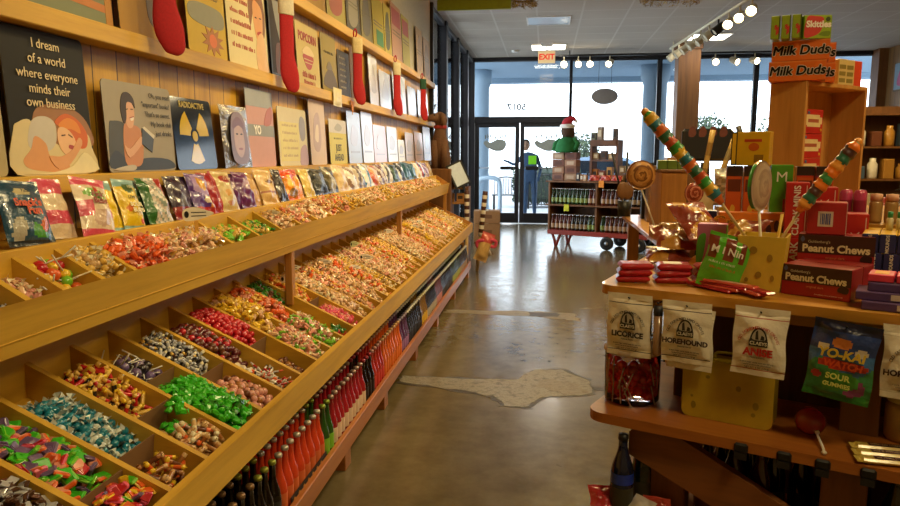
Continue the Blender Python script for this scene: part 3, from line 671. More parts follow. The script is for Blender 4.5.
for k, t_, q in ((10, .7, 'cream price tag staked in the orange gold taffy by the post'), (11, .8, 'cream price tag staked two bins beyond the post, at the back'), (13, .7, 'cream price tag staked in the third bin beyond the post'), (14, .45, 'cream price tag staked nearest the lip beyond the post'),
                 (16, .5, 'bright white price tag shining in the middle of the lower tray'), (17, .75, 'greenish price tag in the middle of the lower tray'), (22, .7, 'white price tag at the back of the lower tray under the far post'), (26, .55, 'white price tag in the far half of the lower tray'), (28, .6, 'white price tag nearest the far end of the lower tray')):
    stake(frame_low(t_, lowbin(k)[0]+.08, .05), q, .07, rot=.3+.5*sin(k*2.3), cm='c9cf9a' if k == 17 else 'eee8d8')
for k in (6, 7, 9, 11): stake(frame_up(.6, UDY[k]+.1, .05), 'small price tag in the upper tray under the %s' % {6: 'orange bags', 7: 'pale yellow bag', 9: 'black liquorice bag', 11: 'white twist bag'}[k], .05, cm='cdbf9c', sc=.6, rot=.5+.3*(k % 3))
# ---------------------------------------------------------------- soda bottles
def bottle_mesh(name, glass, lab, cap, parts):
    prof = [(.0, .0), (.025, .0), (.0275, .006), (.0275, .112), (.025, .132), (.016, .16), (.0118, .182), (.0108, .222), (.0122, .224), (.0122, .23)]
    cp = [(.0136, .226), (.014, .232), (.0125, .2385), (.0, .239)]; lb = [(.0278, .035), (.0278, .1)]
    if parts:
        t = empty(name); MB().lathe(prof, glass, 14).build('glass_body', t); MB().lathe(cp, cap, 12).build('cap', t)
        if lab: MB().lathe(lb, lab, 14, caps=False).build('label', t.children[0])
        return t
    b = MB().lathe(prof, glass, 9, caps=False); b.lathe(cp, cap, 8, caps=False)
    if lab: b.lathe(lb, lab, 9, caps=False)
    return b.build(name)
def glass(c): return paint(c, .08, coat=.6, var=.05)
# colour blocks along the shelf: (end y, liquid, label, cap, what)
BLK = [(2.0, '120a08', '3a2a20', '8a6a48', 'dark root beer bottle with brown cap'), (2.18, '140c08', '30302c', '9aa03a', 'dark soda bottle with olive green cap'), (2.66, 'dc4a26', 'e0703a', 'c8c0b4', 'red orange soda bottle with silver cap in black carriers'),
       (2.76, '2c5a20', '86c83a', '93a83a', 'green soda bottle with green cap'), (3.28, 'a8202e', 'e8cdb4', 'b49a90', 'cherry red soda bottle with cream label'), (3.5, '18080a', '201416', 'a03038', 'black cola bottle with red cap'), (3.72, 'c03020', 'd8403a', 'b8867a', 'deep red soda bottle with red label'),
       (4.2, 'e46a20', 'ec7a2c', 'c8a070', 'orange soda bottle with orange label'), (4.4, '5a2c58', 'a070a8', '9a8aa0', 'purple grape soda bottle with lilac label'), (4.9, '17120e', '2a2a30', 'd8d4cc', 'black soda bottle with white cap, nearer block'), (5.15, '8a6420', 'e8c040', 'cfc8a0', 'amber soda bottle with yellow label'),
       (5.6, '1c1612', 'b8b0a4', 'd8d4cc', 'dark cola bottle with grey label'), (5.9, '6a3030', 'c88a90', 'd8c0c0', 'pink soda bottle with pale label'), (6.6, '141210', '3c3a3a', 'c8c8cc', 'black soda bottle with silver cap, far block'), (7.2, '2a3a1c', 'a8b060', 'c8c8b0', 'olive green soda bottle in the far block'), (8.0, '201814', 'b09a88', 'd0ccc4', 'brown soda bottle nearest the far end of the shelf')]
proto = {}; rest = MB(); nb = 0; rnd = random.Random(8); y = 1.24; sp = .0595
while y < 7.92:
    bi = next(i for i, q in enumerate(BLK) if y < q[0] or i == len(BLK)-1); q = BLK[bi]; parts = y < 3.3
    for r in range(5):
        x = -.895-r*.066+rnd.uniform(-.002, .002); yy = y+rnd.uniform(-.002, .002)
        if (r < 4 and y < 3.4) or (r < 2 and y < 5.2) or (r == 0 and y < 7.9): pass
        else:
            mm = Matrix.Translation((x, yy, .118)); g, c = glass(q[1]), paint(q[3], .35, .4)
            rest.lathe([(.0275, 0), (.0275, .12), (.0118, .18), (.0108, .225)], g, 7, mm, caps=False); rest.lathe([(.015, .225), (.014, .238), (0, .239)], c, 7, mm, caps=False); continue
        k = (bi, parts); loc = (x, yy, .1185); rz = (0, 0, rnd.uniform(0, 6))
        if k not in proto:
            o = bottle_mesh('soda_bottle', glass(q[1]), paint(q[2], .5), paint(q[3], .35, .4), parts)
            tag(o, q[4] + ' on the shelf under the candy', 'bottle', q[4]+'s'); o.location = loc; o.rotation_euler = rz; proto[k] = o
        else: dup(proto[k], loc, rz)
        nb += 1
    y += sp
tag(rest.build('bottle_rows'), 'back rows of soda bottles in the shade of the shelf', 'bottle', None, 'stuff')
print('BOTTLES', nb)
for y0, y1, l, c in ((2.22, 2.62, 'black card carrier around the red orange soda bottles', '1a1416'), (1.5, 2.14, 'dark card carrier around the root beer bottles', '221812')):
    o = MB().box((-.8645, (y0+y1)/2, .15), (.003, y1-y0, .062), paint(c, .6)).build('bottle_carrier'); tag(o, l, 'carrier')
    b = MB()
    for k in range(int((y1-y0)/.05)): b.prism(ell(0, 0, .012, .016, 8), -.0005, .0005, paint('d8a050', .6), Matrix.Translation((-.8626, y0+.03+.05*k, .155)) @ Matrix.Rotation(pi/2, 4, 'Z'))
    b.build('print', o)
# ================================================================== ledges, signs, stockings and bags along the board wall
def bag(w, h, t, fn, back, seed=0, crimp=.07, nx=12, nz=18, wr=.15):
    """filled pillow bag standing on z=0, front towards -y; fn(u, v) gives the print on the front"""
    rnd = random.Random(seed); b = MB(); ph = [rnd.uniform(0, 6) for _ in range(6)]
    def pt(i, k, s):
        u = i/nx; v = k/nz; q = 2*u-1; e = (v-crimp)/(1-2*crimp)
        th = 0 if e <= 0 or e >= 1 else (1-abs(q)**2.6)*(1-abs(2*e-1)**3.2)**.7*t
        x = q*w/2*(1-.05*(1-abs(2*v-1)**2)*(t/.02 if t < .02 else 1)); wv = wr*t*(sin(7*u+9*v+ph[0])*.5+sin(17*u-6*v+ph[1])*.35+sin(23*v+5*u+ph[2])*.3)
        y = s*(th+max(0, th)*0) + (wv if 0 < e < 1 and abs(q) < .97 else sin(u*9+ph[3])*.0015)
        return (x+.002*sin(9*v+ph[4]), y if s < 0 or abs(th) > 0 else y+.0006, v*h)
    for s in (-1, 1):
        vs = [pt(i, k, s) for k in range(nz+1) for i in range(nx+1)]; fs = []; fm = []
        for k in range(nz):
            for i in range(nx):
                a = k*(nx+1)+i; f = (a, a+1, a+nx+2, a+nx+1); fs.append(f if s < 0 else f[::-1])
                fm.append(fn((i+.5)/nx, (k+.5)/nz) if s < 0 else back)
        b.add(vs, fs, fm, True)
    return b
def wledge(name, x1, z0, z1, y0, y1, lab, lip=.0):
    b = MB().box(((X0+x1)/2, (y0+y1)/2, (z0+z1)/2), (x1-X0, y1-y0, z1-z0), FIR, .003)
    return tag(b.build(name), lab, 'ledge')
wledge('picture_ledge', -1.40, 1.262, 1.314, .2, 8.95, 'lowest wooden ledge along the board wall, behind the candy bags')
wledge('picture_ledge', -1.405, 1.73, 1.79, .2, 8.95, 'middle wooden ledge along the board wall, with the christmas stockings below it')
wledge('picture_ledge', -1.405, 2.215, 2.275, .2, 8.95, 'highest wooden ledge along the board wall, under the ceiling')
LEAN = R(2.6)
def sign(label, y0, y1, zb, h, bg, shapes=(), texts=(), rough=.5, name='tin_sign', x=-1.436, r=.018, frame=None, coat=.0, lean=LEAN, group=None, mt=0.):
    w = abs(y1-y0); bgm = bg if not isinstance(bg, str) else paint(bg, rough, mt, 0., coat, .04)
    if not mt: bgm.node_tree.nodes['Principled BSDF'].inputs['Specular IOR Level'].default_value = .28 if rough < .3 else .15
    out = spline([(-w/2+r, 0), (w/2-r, 0)], 1, False)
    pts = []
    for cx, cz, a in ((w/2-r, r, -pi/2), (w/2-r, h-r, 0), (-w/2+r, h-r, pi/2), (-w/2+r, r, pi)):
        pts += [(cx+r*cos(a+pi/2*k/4), cz+r*sin(a+pi/2*k/4)) for k in range(5)]
    o = MB().prism(pts, -.003, .0, bgm, side=paint('4a3a24', .6)).build(name, None, (x, (y0+y1)/2, zb+.001), (-lean, 0, pi/2))
    tag(o, label, 'sign' if name != 'wrapped_print' else 'print', group)
    if frame:
        b = MB(); m = paint(frame, .4)
        for c, d in (((-w/2+.008, -.004, h/2), (.016, .01, h)), ((w/2-.008, -.004, h/2), (.016, .01, h)), ((0, -.004, .008), (w-.032, .01, .016)), ((0, -.004, h-.008), (w-.032, .01, .016))): b.box(c, d, m)
        b.build('frame', o)
    if shapes: artwork([((paint(q[0], rough, mt, 0, coat, .06) if isinstance(q[0], str) else q[0]),)+tuple(q[1:]) for q in shapes], w, h, -.003, 'picture', o)
    for T in texts:
        body, sz, col, u, v = T[:5]; kw = T[5] if len(T) > 5 else {}
        letters(body, sz, paint(col, .5, var=.02), o, ((u-.5)*w, -.0036-.00025*(sum(len(q) == 2 for q in shapes)+2), v*h), **kw)
    return o
sp = lambda p, n=4: spline(p, n)
def scribble(c, u, v, w, h, seed=0):
    """one line of lettering too small to read: short upright strokes in word-like clusters"""
    rnd = random.Random(seed+int(u*97+v*31)); out = []; x = u-w/2
    while x < u+w/2:
        q = rnd.uniform(.012, .03); z = h*rnd.uniform(.6, 1); out.append((c, [(x, v-h/2), (x+q*.6, v-h/2), (x+q*.6, v-h/2+z), (x, v-h/2+z)], 1)); x += q+(.03 if rnd.random() < .2 else .008)
    return out
# -- lowest ledge
zb = 1.314
sign('beige sign cut by the left picture edge on the lowest ledge', 1.36, 1.72, zb, .3, 'b5a67c', [('8c8468', [(.1, .1), (.9, .1), (.9, .35), (.1, .35)])])
CR = 'e6d2a4'
sign('black sign about minding their own business with a sleeping red-haired woman', 1.744, 2.09, zb, .412, '2c2a24', [
    ('9a6a3c', sp([(.28, .43), (.5, .5), (.8, .47), (.97, .36), (.97, .2), (.3, .2)])),
    ('d8c692', sp([(.02, .01), (.98, .01), (.98, .2), (.93, .3), (.75, .26), (.6, .2), (.3, .3), (.22, .38), (.1, .36), (.03, .3)])),
    ('c8c0b0', sp([(.18, .2), (.24, .37), (.4, .41), (.52, .36), (.5, .22), (.36, .16)])),
    ('d99a5e', sp([(.1, .1), (.2, .04), (.6, .02), (.62, .1), (.42, .13), (.38, .22), (.26, .27), (.2, .18)])),
    ('d0641e', sp([(.52, .38), (.66, .44), (.82, .4), (.93, .3), (.9, .2), (.78, .2), (.7, .3), (.58, .34)])), ('e08a2a', sp([(.56, .36), (.68, .41), (.8, .38), (.84, .3), (.72, .33), (.6, .33)], 3)),
    ('e8b888', sp([(.55, .33), (.62, .34), (.7, .31), (.76, .24), (.74, .14), (.66, .12), (.56, .18), (.53, .26)])), ('a83c2c', sp([(.67, .215), (.73, .205), (.72, .18), (.66, .19)], 3)), ('5a3420', [(.58, .285), (.63, .29), (.63, .28), (.58, .275)]), ('5a3420', [(.67, .295), (.72, .275), (.72, .265), (.67, .285)]),
    ('dca06a', sp([(.5, .04), (.66, .08), (.84, .22), (.8, .27), (.7, .18), (.55, .13), (.4, .13)], 3)),
    ('e6d8a8', sp([(.1, .01), (.98, .01), (.98, .1), (.85, .16), (.68, .06), (.4, .015)], 3))],
    [('I dream', .038, CR, .5, .905), ('of a world', .038, CR, .5, .80), ('where everyone', .038, CR, .5, .695, dict(wide=1.02)), ('minds their', .038, CR, .5, .595), ('own business', .038, CR, .5, .50)])
GR = '3c3a38'
sign('grey book club sign with a laughing dark-haired woman holding a book', 2.165, 2.59, zb, .308, 'a59c8c', [
    ('50504e', sp([(.03, .1), (.05, .5), (.1, .56), (.26, .53), (.3, .3), (.24, .12)])), ('3e4450', sp([(.02, .05), (.1, .24), (.28, .14), (.62, .16), (.9, .13), (.97, .03), (.5, .015)])),
    ('c8885e', sp([(.22, .12), (.24, .5), (.32, .53), (.46, .5), (.5, .34), (.46, .1), (.34, .06)])), ('dca884', sp([(.3, .5), (.27, .62), (.3, .78), (.37, .8), (.41, .68), (.39, .56), (.36, .5)])), ('3a281e', sp([(.25, .54), (.22, .7), (.26, .86), (.34, .89), (.41, .83), (.425, .72), (.39, .77), (.31, .77), (.29, .6)])), ('f0e6dc', sp([(.34, .6), (.39, .62), (.385, .585), (.35, .575)], 3)), ('a03a30', [(.335, .61), (.395, .63), (.395, .62), (.335, .6)]), ('3a281e', [(.29, .7), (.32, .71), (.32, .7), (.29, .69)]), ('3a281e', [(.36, .71), (.39, .71), (.39, .7), (.36, .7)]),
    ('dca884', sp([(.22, .3), (.28, .16), (.46, .3), (.5, .36), (.46, .4), (.3, .26)], 3)), ('4c5462', [(.47, .32), (.5, .5), (.66, .38), (.62, .22)]), ('d8d0c0', [(.5, .5), (.66, .38), (.68, .42), (.53, .52)]), ('bdb4a4', sp([(.05, .03), (.3, .08), (.36, .05), (.3, .015)], 3))],
    [('Oh, you read', .026, GR, .80, .885), ('"important" books?', .026, GR, .735, .775, dict(wide=.92)), ("That's so sweet.", .026, GR, .755, .665), ('My book club', .026, GR, .80, .555), ('just drinks.', .026, GR, .83, .445)])
Y = 'd8b820'
def fan(a, r0, r1, c=(.5, .5), w=1.): return [(c[0]+r1*cos(a+x), c[1]+r1*sin(a+x)*w) for x in (-.5, -.25, 0, .25, .5)] + [(c[0]+r0*cos(a+x), c[1]+r0*sin(a+x)*w) for x in (.5, 0, -.5)]
sign('black sign with a yellow radiation trefoil', 2.61, 2.945, zb, .29, '16181a', [(Y, fan(pi*1.5, .11, .36, (.5, .47), 1.1)), (Y, fan(pi*.83, .11, .36, (.5, .47), 1.1)), (Y, fan(pi*.17, .11, .36, (.5, .47), 1.1)), (Y, ell(.5, .47, .065, .075))],
     [('RADIOACTIVE', .034, 'c8b040', .5, .9, dict(wide=.95, bold=.015))], rough=.1, coat=0., lean=R(5.5))
SIL = paint('b0aca8', .22, .85, .8)
o = tag(bag(.29, .285, .012, lambda u, v: SIL, SIL, 4, .03, wr=.5).build('wrapped_print', None, (-1.42, 3.14, zb+.002), (-R(5), 0, pi/2)), 'print of a face in crinkled silver wrap beside the radiation sign', 'print')
artwork([(paint('7a5848', .3), sp([(.22, .12), (.25, .75), (.5, .9), (.75, .75), (.78, .12)])), (paint('b08a70', .3), sp([(.32, .3), (.34, .62), (.5, .74), (.64, .62), (.66, .32), (.5, .16)])), (paint('6a3428', .3), sp([(.3, .62), (.5, .68), (.7, .62), (.68, .74), (.5, .82), (.32, .74)])), (BLACK, ell(.42, .54, .04, .014)), (BLACK, ell(.58, .54, .04, .014)), (paint('8a4a40', .3), ell(.5, .3, .08, .02))], .29, .285, -.016, 'picture', o)
o = sign('tall pink sign in clear wrap under the first pointed stocking', 3.29, 3.63, zb, .385, 'c79a96', [('9a9c9a', [(0, .78), (1, .78), (1, 1), (0, 1)]), ('8f908c', [(0, .4), (1, .4), (1, .55), (0, .55)]), ('b06a60', sp([(.62, .55), (.9, .58), (.95, .8), (.75, .74)], 3))], [('YO', .06, 'f2eee8', .36, .475, dict(bold=.03))])
sign('pale yellow sign with grey side figure on the lowest ledge', 3.69, 4.15, zb, .325, 'd6ccac', [('dccf84', [(.05, .08), (.7, .08), (.7, .75), (.05, .75)]), ('9a96a0', sp([(.78, .45), (.72, .7), (.8, .88), (.94, .8), (.92, .5)])), ('b89aa8', sp([(.7, .02), (.75, .3), (.95, .36), (.98, .02)]))] + [q for k in range(5) for q in scribble('b09070', .38, .7-.13*k, .5, .05, k)])
sign('tall whitish pink sign left of the yellow JUST AHEAD sign', 4.21, 4.52, zb, .405, 'cfbcb4', [('b8a0a0', sp([(.2, .3), (.3, .7), (.6, .8), (.7, .4), (.5, .2)])), ('d8c8b8', sp([(.3, .4), (.4, .6), (.55, .6), (.5, .36)]))])
sign('yellow JUST AHEAD sign with a pale top on the lowest ledge', 4.6, 5.01, zb, .305, 'cbbf6e', [('c9c2ba', [(0, .7), (1, .7), (1, 1), (0, 1)]), ('a8a49c', sp([(.3, .78), (.5, .92), (.75, .84), (.6, .74)], 3))] + scribble('8c8864', .5, .58, .5, .05),
     [('JUST', .065, '3c3c34', .5, .36, dict(bold=.01)), ('AHEAD', .065, '3c3c34', .5, .14, dict(bold=.01))])
GL = ['b8b4b2', 'd4c8c4', 'd0aaa4', 'dcd6ce', 'e0cfae', 'cbb4a8', 'd4b4aa', 'bfa8a0']
GN = ['grey', 'pale grey', 'rose', 'whitish', 'small cream', 'tan', 'light rose', 'dusky']
GD = [(5.06, 5.43, .385), (5.47, 5.82, .41), (5.84, 6.31, .32), (6.36, 6.79, .325), (6.82, 7.14, .215), (7.2, 7.64, .3), (7.71, 8.22, .32), (8.29, 8.8, .41)]
for k, (a, b_, h) in enumerate(GD):
    sign('shiny %s sign, %s beyond the JUST AHEAD sign on the lowest ledge' % (GN[k], ORD[k+1]), a, b_, zb, h, GL[k], [('a89c98', [(.15, .2), (.85, .2), (.85, .24), (.15, .24)]), ('b8aca8', sp([(.2, .4), (.4, .75), (.8, .6), (.6, .35)]))], rough=.24, mt=.35, lean=R(3.4))
# -- middle ledge
zb = 1.79
sign('teal grey sign with orange dots at the top left of the wall', 1.72, 2.235, zb, .4, '7e8468', [('b8702c', [(.5, .12), (.95, .1), (.95, .16), (.5, .19)]), ('4a4c40', [(.3, .3), (.4, .1), (.42, .1), (.32, .32)]), ('b07a2c', [(.93, 0), (1, 0), (1, 1), (.93, 1)])])
sign('tan sign with a dark brown figure left of the first stocking', 2.275, 2.585, zb, .4, 'a8803c', [('54341c', sp([(.5, .9), (.4, .45), (.55, .38), (.62, .15), (.98, .1), (.98, .9)])), ('6e4826', sp([(.1, .75), (.3, .8), (.4, .65), (.2, .6)], 3))])
sign('yellow IS PROTECTED sign with a green glow painted over its top and an orange sun', 2.74, 3.09, zb, .41, 'c8a83c', [('1f9c2c', [(0, .74), (1, .74), (1, 1), (0, 1)]), ('3ccf48', ell(.5, .92, .35, .1)), ('2c3018', [(.0, .72), (1, .72), (1, .75), (0, .75)]), ('86846a', sp([(.05, .46), (.3, .52), (.9, .5), (.92, .33), (.5, .3), (.1, .34)])), ('a86a20', [(.5+.3*cos(a)*(1 if k % 2 else .55)+.12, .17+.16*sin(a)*(1 if k % 2 else .55)) for k, a in enumerate([2*pi*i/20 for i in range(20)])]), ('d86c24', ell(.62, .17, .1, .07))],
     [('IS PROTECTED', .036, '2a2a1c', .5, .62, dict(wide=.95))])  # green band and ellipse: a neon glow painted into the sign's colour
RD = 'a83428'
sign('cream sign with red lettering and a red-haired smiling woman', 3.11, 3.57, zb, .42, 'd4c696', [('7a4a20', sp([(.58, .5), (.55, .78), (.68, .95), (.9, .93), (.98, .7), (.95, .45), (.86, .42), (.7, .7)])), ('d49a66', sp([(.66, .72), (.72, .82), (.9, .74), (.9, .5), (.82, .34), (.74, .36), (.68, .5)])), ('a83a30', sp([(.74, .45), (.86, .48), (.82, .41), (.77, .41)], 3)), ('d8b080', sp([(.72, .36), (.9, .45), (.98, .1), (.98, .02), (.7, .02)], 3)), ('3a2818', ell(.73, .62, .03, .008)), ('3a2818', ell(.85, .63, .03, .008))] + [q for k in range(6) for q in scribble(RD, .3+.015*k, .85-.125*k, .4+.03*k, .055, k)])
sign('dark photograph print right of the cream sign with the red-haired woman', 3.6, 3.88, zb, .42, '3a2c22', [('8a8880', sp([(.3, .98), (.6, .98), (.75, .6), (.6, .45), (.4, .7)])), ('5a2c20', sp([(.3, .05), (.35, .4), (.7, .4), (.75, .05)]))], frame='1c1610')
sign('cream popcorn sign with a red striped bowl', 4.01, 4.42, zb, .36, 'cdb878', [('b03c30', sp([(.28, .5), (.72, .5), (.66, .36), (.56, .28), (.44, .28), (.34, .36)])), ('cdb878', [(.3, .44), (.7, .44), (.69, .425), (.31, .425)]), ('cdb878', [(.33, .385), (.67, .385), (.66, .37), (.34, .37)]), ('e0c890', sp([(.25, .52), (.4, .64), (.6, .64), (.76, .52)]))] + scribble(RD, .5, .18, .6, .1) + scribble(RD, .5, .06, .5, .07, 3),
     [('POPCORN', .072, RD, .5, .78, dict(bold=.025, wide=.95))])
sign('olive tan sign beside the cream popcorn sign', 4.47, 4.8, zb, .37, '94834a', [('5a4a30', sp([(.1, .1), (.3, .35), (.7, .4), (.95, .1)])), ('6e6040', sp([(.3, .4), (.5, .55), (.7, .42)], 3))] + scribble('3c3420', .5, .7, .6, .05))
sign('dark grey text sign left of the tan-cuffed stocking', 4.83, 5.13, zb, .315, '50483e', [q for k in range(6) for q in scribble('b8ac94', .42, .85-.13*k, .5, .05, k)])
sign('brown sign half hidden behind the tan-cuffed stocking', 5.15, 5.5, zb, .38, '6e5230', [('8a6a40', sp([(.2, .2), (.4, .7), (.8, .6), (.7, .2)]))])
for k, (a, b_, h) in enumerate([(5.72, 6.02, .42), (6.07, 6.52, .325), (6.62, 7.23, .37), (7.33, 7.8, .31), (7.92, 8.6, .325)]):
    sign('silvery reflecting tin sign, %s beyond the tan-cuffed stocking on the middle ledge' % ORD[k+1], a, b_, zb, h, ['cfc8be', 'b8b2ac', 'd8d4d0', 'c6c0ba', 'd4ccc6'][k], [('b0a8a2', sp([(.2, .3), (.5, .8), (.8, .3)], 4))], rough=.24, mt=.45, lean=R(3.2))
# -- highest ledge
zb = 2.275
Q = [(4.09, 4.56, .4, 'a8843c', '9a5a30', 'orange brown'), (4.59, 5.03, .41, 'a89a50', '9c4c30', 'yellow sign with a red figure,'), (5.06, 5.44, .41, '5c5648', '8c846c', 'dark grey'), (5.47, 5.82, .42, '8e8458', '6a624c', 'grey and yellow'), (5.85, 6.26, .42, 'b0a038', '3f7c38', 'yellow sign with a green block,'), (6.28, 6.56, .44, 'b8a848', '5c5a30', 'narrow yellow'),
     (6.59, 7.05, .52, 'b08a72', 'a0463c', 'pinkish red'), (7.08, 7.46, .5, 'a8a050', 'a04834', 'green yellow sign with a red top,'), (7.87, 8.26, .52, 'b89c78', 'a08460', 'tan'), (8.33, 8.76, .48, 'b4946e', '94784e', 'brownish tan')]
for k, (a, b_, h, c1, c2, n) in enumerate(Q):
    shp = [(c2, [(.1, .62), (.9, .62), (.9, .92), (.1, .92)]) if k in (6, 7) else (c2, [(.3, .08), (.92, .08), (.92, .38), (.3, .38)]) if k == 4 else (c2, sp([(.15, .2), (.3, .75), (.7, .85), (.85, .3), (.5, .1)]))]
    shp += [('6c6440', [(.12, .45+.06*j), (.88, .45+.06*j), (.88, .47+.06*j), (.12, .47+.06*j)]) for j in range(2)]
    sign('%s %son the highest ledge, %s from the left' % (n, '' if n.endswith(',') else 'sign ', ORD[k+1]), a, b_, zb, h, c1, shp)
# -- christmas stockings
FELT = paint('b01a22', .9, var=.2, vscale=120)
def stocking(y, ztop, zbot, cuff, label, x=-1.35, roll=0., flip=1):
    L = ztop-zbot; t = tag(empty('christmas_stocking', (x, y, ztop), (0, roll, 1.02)), label, 'stocking', 'christmas stockings on the wall')
    path = [(0, 0, -.03), (0, 0, -.12), (0, 0, -L*.5), (.002*flip, 0, -L*.66), (.012*flip, 0, -L*.80), (.026*flip, 0, -L*.9), (.036*flip, 0, -L*.965), (.038*flip, 0, -L*.995)]
    pts = spline(path, 3, False); n = len(pts); rs = []
    for i in range(n):
        u = i/(n-1); rs.append(.044 if u < .4 else .044+.014*sin((u-.4)/.35*pi) if u < .75 else .044*max(.06, 1-((u-.75)/.25)**1.6)+.002)
    MB().tube(pts, rs, FELT, 16, flat=(1, .3)).build('sock', t)
    sk_ = t.children[0]
    MB().tube([(0, 0, .005), (0, 0, -.03), (0, 0, -.1), (0, 0, -.105)], [.047, .05, .05, .046], paint(cuff, .9, var=.15, vscale=90), 16, flat=(1, .34)).build('cuff', sk_)
    MB().tube(spline([(-.03, 0, 0), (-.035, 0, .04), (-.015, 0, .065), (-.005, 0, .035), (-.02, 0, 0)], 3, False), .005, FELT, 6).build('hanging_loop', t)
for a in ((2.42, 2.2, 1.727, 'd8ccb0', 'red stocking hanging at the far left by the tan sign'), (3.62, 2.2, 1.70, 'd8cfb4', 'red stocking hanging in front of the dark photograph print'), (5.02, 2.2, 1.735, 'd8c490', 'red stocking with a tan cuff right of the dark grey text sign'),
          (6.37, 2.2, 1.73, 'd2c6a4', 'red stocking hanging between two shiny tin signs'), (7.75, 2.2, 1.755, '1f4a34', 'red stocking with a dark green cuff at the end of the ledge')): stocking(*a)
o = tag(bag(.2, .12, .01, lambda u, v: paint('d8c890', .4), paint('c8b880', .4), 3).build('paper_note', None, (-1.395, 4.66, 1.70), (0, 0, pi/2)), 'cream paper packet hanging from the middle ledge under the olive sign', 'packet')
o = MB().prism([(-.05, .1), (.05, .1), (0, 0)], -.003, 0, paint('e08a20', .6)).build('pennant', None, (-1.395, 5.02, 1.665), (0, 0, pi/2)); tag(o, 'small orange pennant under the dark grey text sign', 'pennant')
# -- candy bags leaning behind the upper tray
def inside(p, poly):
    c = False; n = len(poly)
    for i in range(n):
        a, b_ = poly[i], poly[i-1]
        if (a[1] > p[1]) != (b_[1] > p[1]) and p[0] < (b_[0]-a[0])*(p[1]-a[1])/(b_[1]-a[1])+a[0]: c = not c
    return c
def printed(fn, shapes):
    sh = [(film(c) if isinstance(c, str) else c, p) for c, p in shapes][::-1]
    def f(u, v):
        for m, p in sh:
            if inside((u, v), p): return m
        return fn(u, v)
    return f
def lean_bag(label, yc, w, h, t, fn, back, seed, texts=(), shapes=(), roll=.0, x=-1.29, lean=R(22), z=1.142, name='candy_bag', twist=-.12):
    h *= .87; w *= .86; roll += .06; texts = [(T[0], T[1]*.82)+tuple(T[2:]) for T in texts]
    o = bag(w, h, t, printed(fn, shapes), back, seed, wr=.12 if texts else .3, nx=26 if shapes else 12, nz=36 if shapes else 18).build(name, None, (x, yc, z))
    Mr = Matrix.Rotation(pi/2+twist, 4, 'Z') @ Matrix.Rotation(-lean, 4, 'X') @ Matrix.Rotation(roll, 4, 'Y')
    o.rotation_euler = Mr.to_euler(); tag(o, label, 'bag', 'candy bags behind the upper tray')
    for T in texts: letters(T[0], T[1], paint(T[2], .5), o, ((T[3]-.5)*w, -t*1.16-.0008, T[4]*h), **(T[5] if len(T) > 5 else {}))
    return o
def bands(*st):
    """st: (upper v, colour) bands from the bottom"""
    ms = [(v, film(c)) for v, c in st]
    return lambda u, v: next(m for q, m in ms if v <= q)
lean_bag('blue bag with red lettering and green sweets printed on it', 1.615, .165, .205, .02, bands((.08, '16242c'), (1, '24506c')), film('1c3c50'), 1,
         [("Snack's", .034, 'd84a20', .5, .62, dict(bold=.04)), ('Fun', .036, 'd84a20', .6, .5, dict(bold=.04)), ('Yum', .014, '30302c', .5, .8)], [('d8cca0', sp([(.35, .76), (.37, .85), (.63, .85), (.66, .76)], 3)), ('b8b4a4', sp([(.1, .12), (.15, .36), (.3, .42), (.38, .3), (.3, .1)])), ('4c9a34', sp([(.5, .16), (.55, .32), (.75, .26), (.88, .14), (.7, .1)])), ('d86a3c', sp([(.7, .3), (.85, .42), (.92, .28), (.8, .2)], 3))], roll=.02)
PK, CRM = 'd8506a', 'e4d0b0'
pkf = bands((.2, PK), (.4, CRM), (.58, PK), (.86, CRM), (1, PK))
lean_bag('rear of the two pink and cream banded bags', 1.775, .13, .205, .018, bands((.22, CRM), (.45, PK), (.7, CRM), (1, PK)), film(PK), 2, x=-1.33)
lean_bag('front pink and cream banded bag with a green leaf logo', 1.87, .15, .225, .022, lambda u, v: film(PK) if v < .18 or v > .86 or (.36 < v < .62 and (u < .35 or u > .85)) else film(CRM), film(PK), 3,
         [('Pink', .03, '8c2020', .5, .7, dict(bold=.03)), ('Bubs', .03, '8c2020', .55, .6, dict(bold=.03))], [('7ab83c', sp([(.2, .7), (.3, .8), (.5, .8), (.85, .72), (.8, .6), (.5, .64)])), ('c03028', ell(.55, .8, .07, .05)), ('c8a890', sp([(.25, .3), (.4, .46), (.75, .44), (.8, .28), (.5, .2)]))], roll=.1, z=1.125, x=-1.275)
YEL, TQ = 'e6c420', '8cb4b4'
lean_bag('rear yellow bag with a teal top beside the pink bags', 1.985, .1, .19, .018, bands((.06, TQ), (.8, YEL), (1, TQ)), film(TQ), 4, x=-1.31)
lean_bag('front yellow bag with a teal top and round badge', 2.07, .115, .2, .02, bands((.07, TQ), (.83, YEL), (1, TQ)), film(TQ), 5, [('LEMON', .018, '50502c', .55, .6), ('SOUR', .024, 'f0e8c0', .55, .46, dict(bold=.03)), ('BUDS', .024, 'f0e8c0', .6, .35, dict(bold=.03)), ('MINI', .016, 'd8d8b0', .5, .8)], [('4c6a3c', ell(.5, .8, .24, .1)), ('e0782c', ell(.3, .4, .14, .06)), ('d85a50', ell(.8, .16, .12, .05))], z=1.135, roll=.05)
lean_bag('dark green bag behind the clear sweet bag', 2.15, .11, .185, .014, bands((1, '1c4420')), film('1c4420'), 6, x=-1.32)
lean_bag('clear bag of mixed sweets with green and red edges', 2.225, .145, .19, .022, lambda u, v: film('2f6a2c') if u < .25 else film('a82c24') if u > .72 and v > .35 else film(['c8b8a8', '8c9a90', 'd8d0c4'][int(u*11+v*17) % 3]), film('808078'), 7)
lean_bag('dark purple bag with a red foot, left of the bright purple one', 2.375, .115, .19, .016, bands((.25, '8c1c1c'), (1, '2c1c38')), film('2c1c38'), 8)
